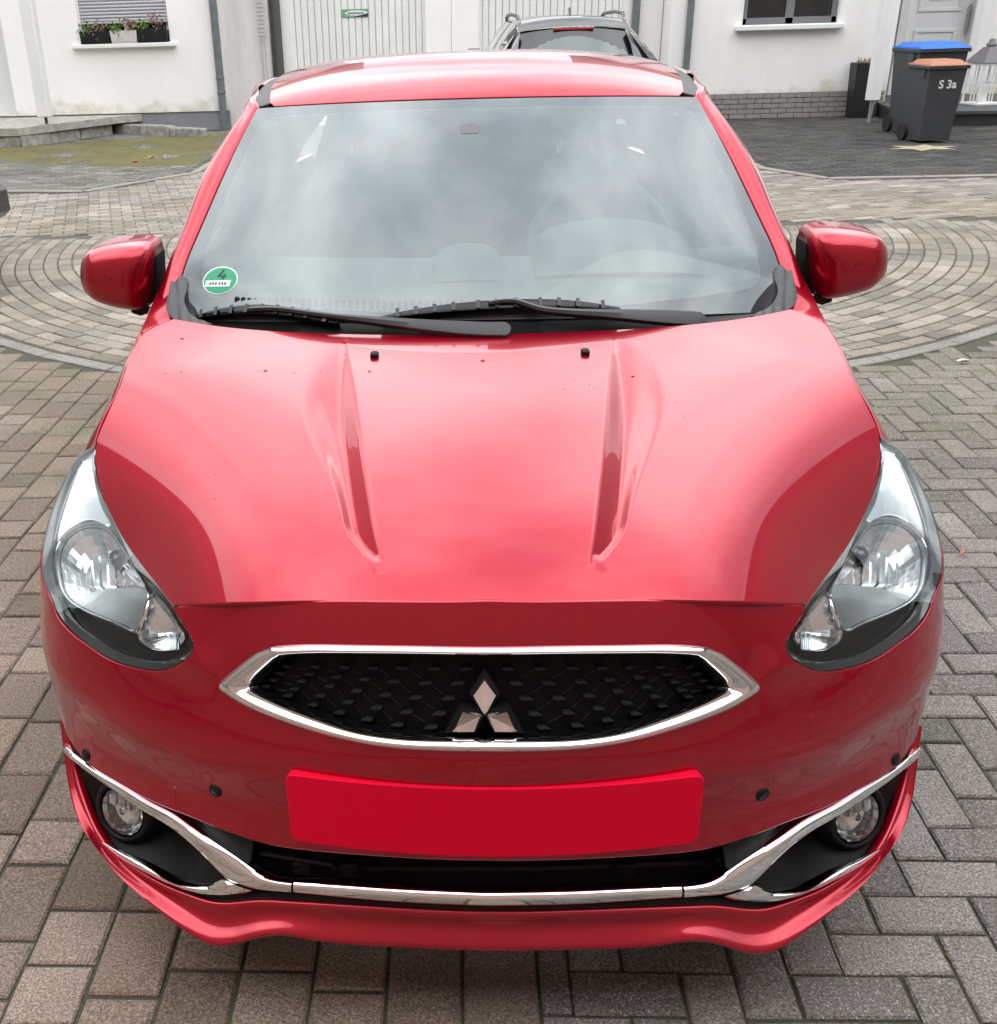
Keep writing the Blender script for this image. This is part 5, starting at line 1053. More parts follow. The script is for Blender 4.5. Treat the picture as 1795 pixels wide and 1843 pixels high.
main = zx([(620, 1425), (700, 1400), (850, 1335), (1000, 1268), (1090, 1208), (1140, 1130), (1162, 1000), (1165, 900), (1140, 820), (1080, 745), (1000, 695), (900, 680), (805, 705), (735, 790), (645, 930), (570, 1070), (525, 1160), (545, 1280), (585, 1370)])
bowl('headlight_reflector', main, -.016, .060, zx([(880, 1020)])[0], SILVER, 44, rim=True, rings=8)
# the vertical optic bars, the lower shelf and the bulb shade
mb = MB()
for k in range(9):
    x0 = 640 + 55 * k; yt = 800 + abs(k - 5) * 12; q = SLn.hit(zx([(x0, 1110), (x0 + 40, 1112), (x0 + 42, yt + 10), (x0 + 4, yt)]), -.052 - .006 * (k % 2))
    P = SLn.p(q, -.052 - .006 * (k % 2)); n = SLn.normal(q[:1, 0], q[:1, 1])[0]; mb.prism(P, None, -n * .02)
both(mb.build('headlight_optic', SILVER, hl, smooth=False))
shelf = SLn.hit(curve(zx([(545, 1140), (700, 1122), (850, 1138), (960, 1165), (1060, 1200), (1000, 1255), (850, 1325), (700, 1388), (625, 1405), (585, 1350), (550, 1260)]), 50, True), -.022)
both(panel('headlight_shelf', SLn, shelf, h=.014, mat=SATIN, parent=hl, off=-.022, depth=.02))
sc_ = SLn.hit(zx([(720, 930)]), -.05); P = SLn.p(sc_, -.05)[0]; n = SLn.normal(sc_[:, 0], sc_[:, 1])[0]
both(MB().lathe(P, n, [(.016, -.01), (.015, .012), (.011, .017), (.0005, .018)], 20).build('headlight_bulb', HLBLK, hl, ang=60))
turn = zx([(392, 1262), (440, 1205), (490, 1165), (530, 1210), (560, 1300), (600, 1400), (595, 1470), (540, 1525), (460, 1552), (390, 1550), (310, 1510), (285, 1470), (330, 1370)])
bowl('turn_signal', turn, -.014, .035, zx([(450, 1400)])[0], SILVER, 32, rim=True, rings=6)
both(panel('headlight_bezel', SLn, inset(lens_loop, .003), holes=[c + (l - c) * .96 for l, c in LOOPS], h=.014, mat=HLBLK, parent=hl, off=-.019, depth=.012))
mb = MB()
for k in range(5):
    q = SLn.hit(zx([(338 + 13 * k, 1420 + 4 * k), (347 + 13 * k, 1422 + 4 * k), (350 + 13 * k, 1590), (341 + 13 * k, 1588)]), -.006); P = SLn.p(q, -.006); n = SLn.normal(q[:1, 0], q[:1, 1])[0]; mb.prism(P, None, -n * .004)
both(mb.build('lens_flute', CHROME, hl, smooth=False))

# ---- windscreen
WE = np.array([at_y(u, v, y) for u, v, y in [(1416, 560, 1.165), (1402, 477.6, 1.245), (1368.7, 399.6, 1.345), (1329.7, 317.7, 1.455), (1290.7, 239.7, 1.56), (1253.6, 175, 1.645)]])
WC = np.array([(0, .985, .995), (0, 1.06, 1.058), (0, 1.20, 1.165), (0, 1.33, 1.255), (0, 1.45, 1.330), (0, 1.555, 1.390)])
tv = np.linspace(0, 1, 6); fe, fc = nspl(tv, WE), nspl(tv, WC)
def Wf(u, v):
    u, v = np.broadcast_arrays(np.asarray(u, float), np.asarray(v, float)); e, c = fe(v), fc(v); k = np.abs(u) ** 2.3
    return np.stack([u * e[..., 0], c[..., 1] + (e[..., 1] - c[..., 1]) * k, c[..., 2] + (e[..., 2] - c[..., 2]) * k], -1)
SW = Surf(Wf, (-1.08, 1.08), (-.12, 1.06))
glass_loop = np.vstack([np.c_[np.linspace(-1, 1, 40), np.full(40, 1.0)], np.c_[np.full(20, 1.0), np.linspace(1, .0, 21)[1:]], np.c_[np.linspace(1, -1, 40)[1:], np.full(39, 0.0)], np.c_[np.full(19, -1.0), np.linspace(0, 1, 21)[1:-1]]])
clear_px = [(885, 194), (1045, 191), (1195, 191.5), (1226, 194.5), (1245, 202), (1256, 216), (1279, 259), (1318, 337), (1345, 399.6), (1363, 454), (1368, 486), (1366.5, 503), (1358, 514.5), (1340, 521), (1240, 536), (1123, 549), (1000, 557), (885, 560)]
ch = SW.hit(clear_px); ch[0, 0] = ch[-1, 0] = 0
clear = full_loop(np.vstack([curve(ch[:3], 14), curve(ch[2:6], 12)[1:], curve(ch[5:11], 24)[1:], curve(ch[10:14], 12)[1:], curve(ch[13:], 16)[1:]]))
panel('windscreen', SW, clear, h=.05, mat=WSGLASS, parent=car, flange=False)
panel('frit_band', SW, glass_loop, holes=[clear], h=.045, mat=FRIT, parent=car, edge=.001, depth=.004)

# ---- cowl between bonnet and glass
cr_ = curve(br[2:], 40); cr_ = np.vstack([cr_, mir(cr_)[1:]]); A = SH0.p(cr_); 
gx = np.linspace(A[0, 0], A[-1, 0], len(A)); B = SW.p(np.c_[np.clip(A[:, 0] / fe(0.0)[0], -1, 1), np.full(len(A), .03)], -.012)
loft('cowl', [A + [0, .010, -.07], A + [0, .012, -.020], A + [0, .03, -.022], B + [0, -.02, -.006], B], BLACK, car, ang=50, flip=False)
# ---- roof, pillars and side frames
zr = nspl([1.53, 1.555, 1.65, 1.8, 1.95, 2.2, 2.6, 3.0, 3.4], [1.378, 1.394, 1.4375, 1.470, 1.481, 1.480, 1.455, 1.41, 1.34])
RE = nspl([1.6, 1.645, 1.8, 2.1, 2.6, 3.1, 3.45], np.array([(.566, 1.354), (.569, WE[-1, 2] + .002), (.583, 1.405), (.592, 1.418), (.585, 1.398), (.56, 1.345), (.53, 1.275)]))
def Rf(x, y):
    e = RE(y); r = np.abs(x) / e[..., 0]; fr = zr(y - .085 * r ** 2.3 * sstep(2.4, 1.6, y)) if False else zr(y); 
    return np.stack([x, y, fr + (e[..., 1] - fr) * (.45 * r ** 2 + .55 * r ** 5)], -1)
SR = Surf(Rf, (-.62, .62), (1.5, 3.5))
tope = SW.p(np.c_[np.linspace(0, .985, 30), np.full(30, 1.0)])
fl = np.c_[tope[:, 0], tope[:, 1] + .008]
yy = np.linspace(fl[-1, 1] + .01, 3.38, 30); sidee = np.c_[RE(yy)[:, 0] - .048, yy]
roof_r = np.vstack([fl[fl[:, 0] < sidee[0, 0] - .005], sidee, [(.30, 3.40), (0, 3.41)]]); roof_r[0, 0] = 0
def roof_edge(x): return np.interp(abs(x), tope[:, 0], tope[:, 1])
def Rf2(x, y):
    """roof skin that meets the curved top edge of the glass"""
    P = Rf(x, y); te = SW.p(np.c_[np.clip(np.abs(np.ravel(x)) / WE[-1, 0], 0, 1), np.ones(np.size(x))]).reshape(np.shape(x) + (3,)); d = np.clip(y - te[..., 1], 0, None)
    P0 = Rf(x, te[..., 1] + .0); P[..., 2] += (te[..., 2] - .001 - P0[..., 2]) * np.exp(-d / .16); return P
SR2 = Surf(Rf2, (-.62, .62), (1.5, 3.5))
panel('roof', SR2, full_loop(roof_r), h=.022, mat=RED, parent=car, edge=.002, depth=.02)
stp = np.vstack([sidee + [.003, 0], (np.c_[RE(yy)[:, 0] - .008, yy])[::-1]])
o = panel('roof_strip', SR2, stp, h=.016, mat=RUBBER, parent=car, off=-.003, depth=.01); mirrored(o)
PO = np.array([at_y(u, v, y) for u, v, y in [(1448, 510, 1.24), (1425, 450, 1.31), (1392.7, 375, 1.41), (1361.7, 300, 1.515), (1327, 247, 1.60), (1294.6, 207, 1.675), (1268, 177, 1.75), (1234.5, 147, 1.90)]])
PO = np.vstack([PO, [(.655, 2.15, 1.378), (.648, 2.6, 1.36), (.62, 3.1, 1.30), (.585, 3.42, 1.225)]])
inn_a = SW.p(np.c_[np.full(26, 1.006), np.linspace(.06, 1, 26)], .002); yi = np.linspace(inn_a[-1, 1] + .03, 3.44, 26); inn = np.vstack([inn_a, np.c_[RE(yi)[:, 0], yi, RE(yi)[:, 1]]])
inn = curve(inn, 90); outc = curve(PO, 90); mid = inn + (outc - inn) * .45; nrm = unit(np.cross(np.gradient(inn, axis=0), outc - inn)); nrm *= np.sign(nrm[:, :1] + 1e-9)
o = loft('side_frame', [inn - nrm * .012, inn, inn + (outc - inn) * .25 + nrm * .008, mid + nrm * .013, inn + (outc - inn) * .72 + nrm * .011, outc, outc - nrm * .02 + [-.012, 0, -.008]], RED, car, sub=26, ang=70); mirrored(o)
# ---- flanks
xT = nspl([.60, .69, .79, .93, 1.08, 1.3, 1.8, 2.5, 3.0, 3.4, 3.7], [.752, .7645, .7525, .7605, .769, .782, .792, .79, .768, .73, .665])
zT = nspl([.60, .69, .731, .792, .834, .904, .973, 1.046, 1.083, 1.2, 1.6, 2.2, 3.0, 3.4, 3.7], [.80, .846, .868, .892, .904, .918, .930, .941, .948, .962, .985, 1.0, 1.03, 1.045, 1.05])
xm = nspl([.45, .6, 1.0, 1.6, 2.2, 2.8, 3.2, 3.5, 3.7, 3.8], [.848, .856, .857, .854, .850, .848, .838, .80, .735, .68])
def Ff(y, z):
    zt = zT(y); q = np.clip((zt - z) / (zt - .55), 0, 1); x = xT(y) + (xm(y) - xT(y)) * (1 - (1 - q) ** 3); b = np.clip(.55 - z, 0, 1)
    return np.stack([x - .22 * b ** 2 - .006 * np.exp(-((z - .72) / .02) ** 2) * sstep(1.0, 1.5, y), y, z], -1)
SF = Surf(Ff, (.42, 3.8), (.15, 1.1))
def arch(yc, r, a0, a1, n=20): return [(yc + r * math.cos(R(a)), .285 + r * math.sin(R(a))) for a in np.linspace(a0, a1, n)]
FW, RW = .775, 3.215
top = [(y, float(zT(y)) - .003) for y in np.linspace(.69, 1.115, 24)]
fend = top + [(1.16, .958), (1.20, .93), (1.20, .24)] + arch(FW, .325, -8, 140, 24) + [(.552, .50), (.552, .715), (.592, .752), (.64, .797)]
o = panel('front_wing', SF, np.array(fend), h=.022, mat=RED, parent=car, edge=.002, depth=.015); mirrored(o)
def belt(a, b, n=14): return [(y, float(zT(y)) - .002) for y in np.linspace(a, b, n)]
fd = belt(1.206, 2.16) + [(2.16, .26), (1.206, .25)]
rd = belt(2.166, 2.98) + [(2.98, .62)] + arch(RW, .325, 118, 180, 8)[:] + [(2.86, .27), (2.166, .26)]
quarter = belt(2.986, 3.62, 10) + [(3.68, .75), (3.70, .55), (3.66, .28)] + arch(RW, .325, -5, 116, 14) + [(2.986, .65)]
HANDLE = RED
for nm, lp in (('front_door', fd), ('rear_door', rd), ('rear_quarter', quarter)):
    o = panel(nm, SF, np.array(lp), h=.04, mat=RED, parent=car, edge=.002, depth=.015); mo = mirrored(o)
    if nm != 'rear_quarter':
        ya = 1.95 if nm == 'front_door' else 2.78
        for q, sg in ((o, 1), (mo, -1)):
            P = SF.p([(ya, .86)])[0]; MB().box(sg * P[0] - .012, sg * P[0] + .026 if sg > 0 else sg * P[0] + .012, ya - .09, ya + .09, .85, .88, .008).build('door_handle', RED, q) if sg > 0 else MB().box(-P[0] - .026, -P[0] + .012, ya - .09, ya + .09, .85, .88, .008).build('door_handle', RED, q)
def beltc(y): return Ff(np.asarray(y, float), zT(np.asarray(y, float)) - .001)
def winpane(a, b, name):
    yb = np.linspace(a, b, 16); i = np.argsort(outc[:, 1]); up = np.stack([np.interp(yb, outc[i, 1], outc[i, k]) for k in (0, 1, 2)], 1) + [-.010, 0, -.004]; lo_ = beltc(yb) + [-.012, 0, -.002]
    o = loft(name, [lo_ + (up - lo_) * q + np.array([.012, 0, 0]) * 4 * q * (1 - q) for q in np.linspace(0, 1, 8)], TINT, car); mirrored(o)
winpane(1.36, 2.12, 'door_window'); winpane(2.18, 2.92, 'door_window')
yb = np.array([2.11, 2.19]); i = np.argsort(outc[:, 1])
for a, b in ((1.24, 1.37), (2.11, 2.19), (2.91, 3.42)):
    yb = np.linspace(a, b, 6); up = np.stack([np.interp(yb, outc[i, 1], outc[i, k]) for k in (0, 1, 2)], 1) + [-.008, 0, -.004]; lo_ = beltc(yb) + [-.010, 0, -.004]
    o = loft('window_pillar', [lo_ + (up - lo_) * q + np.array([.012, 0, 0]) * 4 * q * (1 - q) for q in np.linspace(0, 1, 8)], BLACK if a < 2.5 else RED, car); mirrored(o)
# red corner between the bonnet, the pillar foot and the door
cb = np.array([at_y(u, v, y) for u, v, y in [(1424, 556, 1.142), (1455, 566.5, 1.115), (1482, 580, 1.09), (1475, 558, 1.14), (1462, 530, 1.20), (1450, 507, 1.25), (1440, 487, 1.29), (1419, 481, 1.265), (1428, 508, 1.215), (1435, 534, 1.17)]])
cc0 = cb.mean(0); d3 = unit(np.array([.35, -.35, .87])); d1 = unit(np.cross((0, 1, 0), d3)); d2 = np.cross(d3, d1); cab = np.c_[(cb - cc0) @ d1, (cb - cc0) @ d2]; ctf = tps_fit(cab, (cb - cc0) @ d3, 1e-5)
SCo = Surf(lambda a, b: cc0 + np.asarray(a)[..., None] * d1 + np.asarray(b)[..., None] * d2 + ctf(a, b)[..., None] * d3, (-.2, .2), (-.25, .25))
o = panel('wing_corner', SCo, cab, h=.012, mat=RED, parent=car, edge=.0015, depth=.02); mirrored(o)
rb_px = [(1393, 484), (1415, 480), (1427, 509), (1433.5, 535), (1424, 554.5), (1392, 565), (1350, 571), (1380, 558), (1397, 540), (1400, 515)]
rb = np.array([at_y(u, v, y) for (u, v), y in zip(rb_px, [1.235, 1.25, 1.205, 1.165, 1.138, 1.105, 1.07, 1.115, 1.15, 1.19])]); rc0 = rb.mean(0); rab = np.c_[(rb - rc0) @ d1, (rb - rc0) @ d2]; rtf = tps_fit(rab, (rb - rc0) @ d3, 1e-4)
SRb = Surf(lambda a, b: rc0 + np.asarray(a)[..., None] * d1 + np.asarray(b)[..., None] * d2 + rtf(a, b)[..., None] * d3 + .0012 * np.sin(np.asarray(a) * 260)[..., None] * d3, (-.3, .3), (-.3, .3))
o = panel('cowl_seal', SRb, curve(rab, 40, True), h=.008, mat=RUBBER, parent=car, off=.004, edge=.002, depth=.02); mirrored(o)

# ---- tail, wheels, underside
def hrow(y, z, hw, crown, n=18): u = np.linspace(-1, 1, n); return np.c_[u * hw, y - crown * u ** 2, np.full(n, z)]
loft('tailgate', [hrow(3.40, 1.335, .53, .02), hrow(3.47, 1.29, .55, .03), hrow(3.62, 1.03, .66, .05), hrow(3.70, .93, .69, .07), hrow(3.715, .80, .70, .08), hrow(3.72, .58, .71, .09)], RED, car, sub=20, ang=60, flip=True)
loft('rear_window', [hrow(3.488, 1.285, .49, .03), hrow(3.552, 1.17, .54, .035), hrow(3.625, 1.045, .58, .045)], TINT, car, flip=True)
loft('rear_bumper', [hrow(3.73, .60, .80, .16), hrow(3.785, .55, .80, .15), hrow(3.795, .40, .80, .15), hrow(3.76, .24, .78, .14)], RED, car, sub=12, ang=60, flip=True)
for sg in (1, -1):
    P = [np.array([(sg * .665, 3.60, z), (sg * .715, 3.63, z), (sg * .75, 3.56, z)]) for z in (.74, .86, .98, 1.04)]; loft('tail_lamp', P, TAILRED, car, sub=8, flip=sg < 0)
mb = MB().box(-.70, .70, .42, 3.62, .20, .32).box(-.62, .62, .14, .42, .185, .21); mb.build('underbody', DARKCAV, car, smooth=False)  # front box: unseen undertray added to block light under the nose
def wheel(x, y, sg):
    r = .285; t = MB().lathe((x, y, r), (sg, 0, 0), [(.19, -.09), (.25, -.09), (.280, -.075), (r, -.05), (r, .05), (.280, .075), (.25, .09), (.19, .085)], 40).build('wheel', TYRE, car, ang=50)
    rim = MB().lathe((x, y, r), (sg, 0, 0), [(.195, .06), (.19, .082), (.18, .075), (.17, .02), (.05, .03), (.05, .06), (.001, .065)], 40).build('rim', plain('rim_dark', (.05, .05, .05), rough=.4, metal=.7), t, ang=40)
    mb = MB()
    for k in range(5):
        a = 2 * math.pi * k / 5; d = np.array([0, math.cos(a), math.sin(a)]); e = np.array([0, -math.sin(a), math.cos(a)]); c = np.array([x + sg * .055, y, r])
        mb.prism([c + d * .03 - e * .022, c + d * .03 + e * .022, c + d * .18 + e * .03, c + d * .18 - e * .03], None, np.array([sg * .022, 0, 0]))
    mb.build('spoke', ALLOY, t, smooth=False)
for sg in (1, -1):
    for y in (FW, RW): wheel(sg * .72, y, sg)

# ---- wing mirrors
def wing_mirror(sg):
    prof = [(1459, 416), (1477, 409.5), (1523, 408.5), (1565, 415), (1586, 426), (1595.5, 443), (1597, 470), (1590.5, 494), (1575, 508.5), (1536, 525), (1490, 534.5), (1470, 533), (1457, 500), (1454, 455)]
    Y0 = 1.30; P = np.array([at_y(u, v, Y0) for u, v in prof]); Lp = curve(P, 64, True); c = Lp.mean(0) + [0, 0, .004]; rows = []
    for r, dy in ((1.0, .075), (1.0, .045), (1.0, .02), (.992, .0), (.97, -.020), (.93, -.036), (.86, -.050), (.74, -.062), (.55, -.071), (.3, -.075), (.02, -.076)):
        q = c + (Lp - c) * r; q[:, 1] = Y0 + dy + .10 * (.99 - q[:, 0]) * -1 * .25 + .35 * np.maximum(0, q[:, 0] - .915); rows.append(q * [sg, 1, 1])
    cap_ = loft('mirror_housing', rows, RED, None, closed_u=True, sub=40, ang=60, flip=sg > 0)
    root = cap_; cap_.name = 'wing_mirror'; cap_.parent = car
    q0 = rows[0].copy(); cm = q0.mean(0); inner = [q0 + [0, .001, 0], cm + (q0 - cm) * .96 + [0, .006, 0], cm + (q0 - cm) * .94 + [0, -.012, 0], cm + (q0 - cm) * .05 + [0, -.012, 0]]
    loft('mirror_rim', inner, BLACK, root, closed_u=True, flip=sg > 0)
    gl_ = cm + (q0 - cm) * .90 + [0, -.008, 0]; new_obj('mirror_glass', list(gl_), [tuple(range(len(gl_)))[::1 if sg > 0 else -1]], CHROME, root, smooth=False)
    # black inner flank and arm
    k = np.array([at_y(u, v, 1.315) for u, v in [(1459, 414), (1448, 440), (1446, 485), (1452, 520), (1470, 535), (1474, 520), (1468, 480), (1466, 440), (1469, 416)]]); k2_ = k * [sg, 1, 1]
    MB().prism(k2_ + [0, -.015, 0], None, (0, .085, 0)).build('mirror_flank', BLACK, root)
    a = [np.array([at_y(u, v, y) for u, v in [(1462, 532), (1500, 531), (1497, 543), (1480, 549), (1468, 545)]]) * [sg, 1, 1] for y in (1.28, 1.36)]
    loft('mirror_arm', a, BLACK, root, closed_u=True, cap=True, flip=sg < 0)
for sg in (1, -1): wing_mirror(sg)

# ---- washer jets, water drops, wipers
for sg in (1, -1):
    P = SH.p([(sg * .2135, .838)])[0]; mb = MB().box(P[0] - .0085, P[0] + .0085, P[1] - .010, P[1] + .012, P[2] - .004, P[2] + .009, .003); mb.cyl(P + np.array([0, .011, .004]), (0, 1, .5), .003, .004, 8); mb.build('washer_jet', BLACK, car)
def on_glass(p, off): return SW.p(SW.hit(p, off), off)
ARM = plain('wiper_arm', (.025, .026, .028), rough=.38)
def wiper(arm_c, wid, blade, clawn):
    P = on_glass(curve(arm_c, 30), .030); n = SW.normal(*SW.hit(curve(arm_c, 30), .03).T); t = unit(np.gradient(P, axis=0)); s_ = unit(np.cross(n, t)); w_ = np.interp(np.linspace(0, 1, 30), np.linspace(0, 1, len(wid)), wid)[:, None]
    root = loft('wiper', [P - s_ * w_ - n * .008, P - s_ * w_ * .9 + n * .003, P + n * .006, P + s_ * w_ * .9 + n * .003, P + s_ * w_ - n * .008], ARM, car, closed_u=False, closed_v=True, ang=30)
    Bp = on_glass(curve(blade, 40), .016); bn = SW.normal(*SW.hit(curve(blade, 40), .016).T); bt = unit(np.gradient(Bp, axis=0)); bs = unit(np.cross(bn, bt)); tp = np.sqrt(np.clip(np.sin(np.linspace(.03, np.pi - .03, 40)), .05, 1))[:, None]
    loft('wiper_blade', [Bp - bs * .012 * tp - bn * .012, Bp - bs * .011 * tp + bn * .006 * tp, Bp + bn * .010 * tp, Bp + bs * .011 * tp + bn * .006 * tp, Bp + bs * .012 * tp - bn * .012], GLOSSBLK, root, closed_v=True, ang=40)
    mb = MB()
    for k in np.linspace(3, 36, clawn).astype(int):
        c = Bp[k] + bn[k] * .011; MB().prism([c - bt[k] * .004 - bs[k] * .0100, c + bt[k] * .004 - bs[k] * .0100, c + bt[k] * .004 + bs[k] * .0100, c - bt[k] * .004 + bs[k] * .0100], None, bn[k] * .0008).build('wiper_claw', ARM, root, smooth=False)
    # rubber edge
    loft('wiper_rubber', [Bp - bn * .012 - bs * .004, Bp - bn * .024 - bs * .0, Bp - bn * .012 + bs * .004], BLACK, root)
    pv = P[-1]; MB().lathe(pv - n[-1] * .03, n[-1], [(.020, -.01), (.020, .022), (.017, .032), (.001, .034)], 20).build('wiper_pivot', ARM, root, ang=60)
wiper([(448, 557), (500, 556), (540, 561), (620, 571), (700, 579), (800, 588), (905, 594)], [.005, .006, .006, .009, .013, .017, .018], [(347, 571), (400, 562.5), (470, 558.5), (540, 566), (608, 581)], 9)
wiper([(880, 546), (932, 543), (962, 553), (1000, 559.5), (1080, 564), (1170, 569), (1258, 574)], [.005, .006, .007, .009, .013, .017, .018], [(684, 572), (760, 562), (860, 552.5), (950, 548.5), (1040, 549.5), (1116, 556)], 11)

# ---- windscreen sticker, mirror foot
def flat_on_glass(name, px, off, mat, parent): return panel(name, SW, SW.hit(px, off), h=.03, mat=mat, parent=parent, off=off, edge=.0004, depth=.0008)
th = np.linspace(0, 2 * np.pi, 36, endpoint=False)
def ell(cx, cy, a, b, rot): return [(cx + a * math.cos(t) * math.cos(rot) - b * math.sin(t) * math.sin(rot), cy + a * math.cos(t) * math.sin(rot) + b * math.sin(t) * math.cos(rot)) for t in th]
STG, STW, STD = plain('sticker_green', (.01, .30, .14), rough=.5), plain('sticker_white', (.78, .82, .80), rough=.5), plain('sticker_ink', (.005, .02, .018), rough=.5)
stk = flat_on_glass('emission_sticker', ell(396.5, 504.5, 32, 24, -.30), .0008, STW, car)
flat_on_glass('sticker_disc', ell(396.5, 504.5, 30, 22.3, -.30), .0014, STG, stk)
flat_on_glass('sticker_plate', [(369, 516), (371, 505), (416, 504), (413, 515)], .0021, STW, stk)
flat_on_glass('sticker_numeral', [(402, 485), (405, 485.5), (397, 495.5), (402, 495.5), (403.5, 492.5), (406, 492.5), (404.5, 495.5), (407, 495.5), (406.5, 498), (403.5, 498), (402, 502), (399, 502), (400.5, 498), (391.5, 498), (392, 496)], .0021, STD, stk)
for k, u in enumerate((377, 382, 387, 393.5, 398.5, 403.5)):
    flat_on_glass('sticker_letter', [(u, 512), (u + .8, 508), (u + 3.4, 508), (u + 2.6, 512)], .0028, STD, stk)
GREYP = plain('mirror_foot_grey', (.14, .14, .145), rough=.6)
flat_on_glass('mirror_foot', poly([(829, 226), (833, 222.5), (857, 222), (861, 225.5), (862, 237), (860, 239.5), (832, 240), (829.5, 237.5)], 40, True), .0008, GREYP, car)
mb = MB().box(-.012, .012, 1.50, 1.58, 1.30, 1.34, .004); mb.build('mirror_stalk', BLACK, car)
MB().box(-.115, .115, 1.575, 1.605, 1.245, 1.305, .014).build('rear_view_mirror', BLACK, car)

# ---- cabin
def drow(y, z, hw, f=0.0, n=24): u = np.linspace(-1, 1, n); return np.c_[u * hw, y + .10 * u ** 2, z - f * u ** 2]
dash = loft('dashboard', [drow(1.02, .94, .66), drow(1.12, 1.00, .68), drow(1.30, 1.025, .69), drow(1.46, 1.03, .70), drow(1.53, 1.00, .70), drow(1.56, .90, .70), drow(1.50, .62, .70)], TRIM, car, sub=30, ang=60)
vent = MB(); 
for k in range(46): 
    x = -.55 + k * .0155; vent.box(x, x + .009, 1.045 + .25 * x * x, 1.062 + .25 * x * x, 1.0, 1.018)
vent.build('defroster_vent', plain('vent_dark', (.02, .02, .02), rough=.6), dash, smooth=False)
hood = []
for y, s in ((1.24, .15), (1.34, .85), (1.46, 1.0), (1.54, 1.0)):
    t_ = np.linspace(0, np.pi, 18); hood.append(np.c_[.335 + .20 * np.cos(t_), np.full(18, y), 1.02 + .085 * s * np.sin(t_) ** .8])
loft('instrument_hood', hood, TRIM, dash, sub=18, ang=60, flip=True)
hood = []
for y, s in ((1.22, .1), (1.30, .8), (1.38, 1.0), (1.44, .9)):
    t_ = np.linspace(0, np.pi, 14); hood.append(np.c_[-.02 + .085 * np.cos(t_), np.full(14, y), 1.02 + .055 * s * np.sin(t_) ** .8])
loft('dash_pod', hood, TRIM, dash, sub=14, ang=60, flip=True)
t_ = np.linspace(0, 2 * np.pi, 48, endpoint=False); cw = np.array([.335, 1.66, 1.00]); ax1 = np.array([1, 0, 0.0]); ax2 = np.array([0, .40, .917])
sw_ = tube('steering_wheel', cw + .185 * (np.cos(t_)[:, None] * ax1 + np.sin(t_)[:, None] * ax2), .0145, TRIM, car, 10, closed=True)
MB().lathe(cw + np.array([0, .01, -.0]), (0, -.917, .40), [(.085, -.01), (.075, -.03), (.01, -.035)], 24).build('steering_hub', TRIM, sw_)
mb = MB()
for a in (0, np.pi, -np.pi / 2): d = np.cos(a) * ax1 + np.sin(a) * ax2; e = np.cross(d, np.array([0, -.917, .40])); mb.prism([cw + d * .06 - e * .02, cw + d * .06 + e * .02, cw + d * .18 + e * .014, cw + d * .18 - e * .014], None, np.array([0, .014, -.006]))
mb.build('steering_spoke', TRIM, sw_)
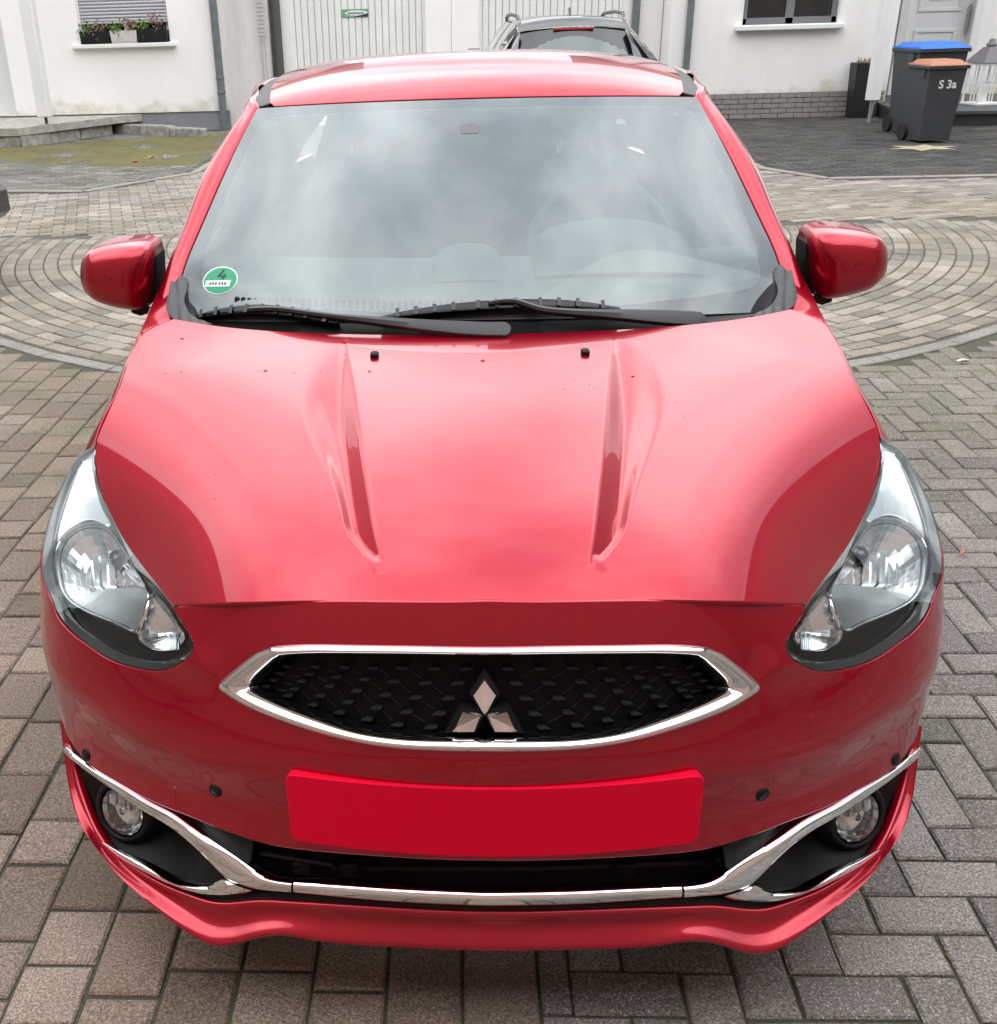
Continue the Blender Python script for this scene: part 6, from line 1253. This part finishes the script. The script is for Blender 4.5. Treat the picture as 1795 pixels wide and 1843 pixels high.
def seat(x, y, hw, back=1.15, hr=True):
    o = MB().frustum(x - hw, x + hw, y - .25, y + .28, .30, x - hw, x + hw, y - .25, y + .26, .58).build('seat', FABRIC, car, ang=40)
    rows = []
    for z, w_, d in ((.55, .98, 0), (.75, 1.0, .02), (.95, .96, .08), (1.08, .86, .12), (back, .62, .15)):
        t2 = np.linspace(0, 2 * np.pi, 28, endpoint=False); rows.append(np.c_[x + hw * w_ * np.sign(np.cos(t2)) * np.abs(np.cos(t2)) ** .5, y + .30 + d + .065 * np.sign(np.sin(t2)) * np.abs(np.sin(t2)) ** .6, np.full(28, z)])
    loft('seat_back', rows, FABRIC, o, closed_u=True, sub=16, cap=True, ang=70, flip=False)
    if hr:
        rows = []
        for z, w_ in ((1.20, .8), (1.23, 1.0), (1.32, 1.0), (1.37, .7)):
            t2 = np.linspace(0, 2 * np.pi, 24, endpoint=False); rows.append(np.c_[x + .12 * w_ * np.sign(np.cos(t2)) * np.abs(np.cos(t2)) ** .5, y + .46 + .045 * w_ * np.sin(t2), np.full(24, z)])
        loft('headrest', rows, FABRIC, o, closed_u=True, sub=12, cap=True, ang=70, flip=False)
        for dx in (-.055, .055): MB().cyl((x + dx, y + .45, 1.12), (0, 0, 1), .006, .10, 10).build('headrest_post', CHROME, o)
seat(-.34, 2.00, .235); seat(.34, 2.00, .235); seat(-.33, 2.80, .30, 1.08, False); seat(.33, 2.80, .30, 1.08, False)
mb = MB().box(-.70, .70, .60, 3.5, .28, .33); mb.build('cabin_floor', TRIM, car, smooth=False)
loft('headlining', [np.c_[np.linspace(-.52, .52, 14), np.full(14, y), zr(y) - .05 - .06 * np.linspace(-1, 1, 14) ** 2] for y in (1.66, 1.9, 2.3, 2.8, 3.3)], LINER, car, flip=True)
for sg in (1, -1):
    MB().box(sg * .70 - .02, sg * .70 + .02, 1.25, 3.3, .35, .95, .01).build('door_trim', TRIM, car)
    yb = np.linspace(1.2, 3.3, 24); bl_ = beltc(yb) * [sg, 1, 1]
    loft('door_cap', [bl_ + [-sg * .016, 0, .004], bl_ + [-sg * .04, 0, .006], bl_ + [-sg * .085, 0, -.03], bl_ + [-sg * .09, 0, -.16]], TRIM, car, flip=sg < 0)

# ---- drops and specks left on the bonnet by rain
mb = MB(); rn = random.Random(3)
spots = [(328, 609, 5), (478, 667, 5), (869, 649, 6), (665, 668, 4), (1139, 677, 5), (298, 672, 2.5), (327, 669, 3), (530, 671, 2), (577, 668, 2), (1033, 684, 2), (1061, 692, 2), (1070, 698, 2), (1015, 700, 2), (350, 770, 2), (388, 853, 2), (387, 898, 2), (1045, 625, 2)]
spots += [(rn.uniform(1120, 1240), rn.uniform(695, 760), rn.uniform(.8, 1.6)) for _ in range(26)] + [(rn.uniform(330, 1420), rn.uniform(640, 1060), rn.uniform(.6, 1.3)) for _ in range(150)]
hs = SH.hit([s[:2] for s in spots])
for (u, v, r_), (x, y) in zip(spots, hs):
    P = SH.p([(x, y)])[0]; n = SH.normal(np.array([x]), np.array([y]))[0]; rr = r_ * .00085; mb.lathe(P, n, [(rr, -.0002), (rr * .8, rr * .35), (rr * .05, rr * .5)], 8)
o = mb.build('water_drop', RED, car); o['kind'] = 'stuff'
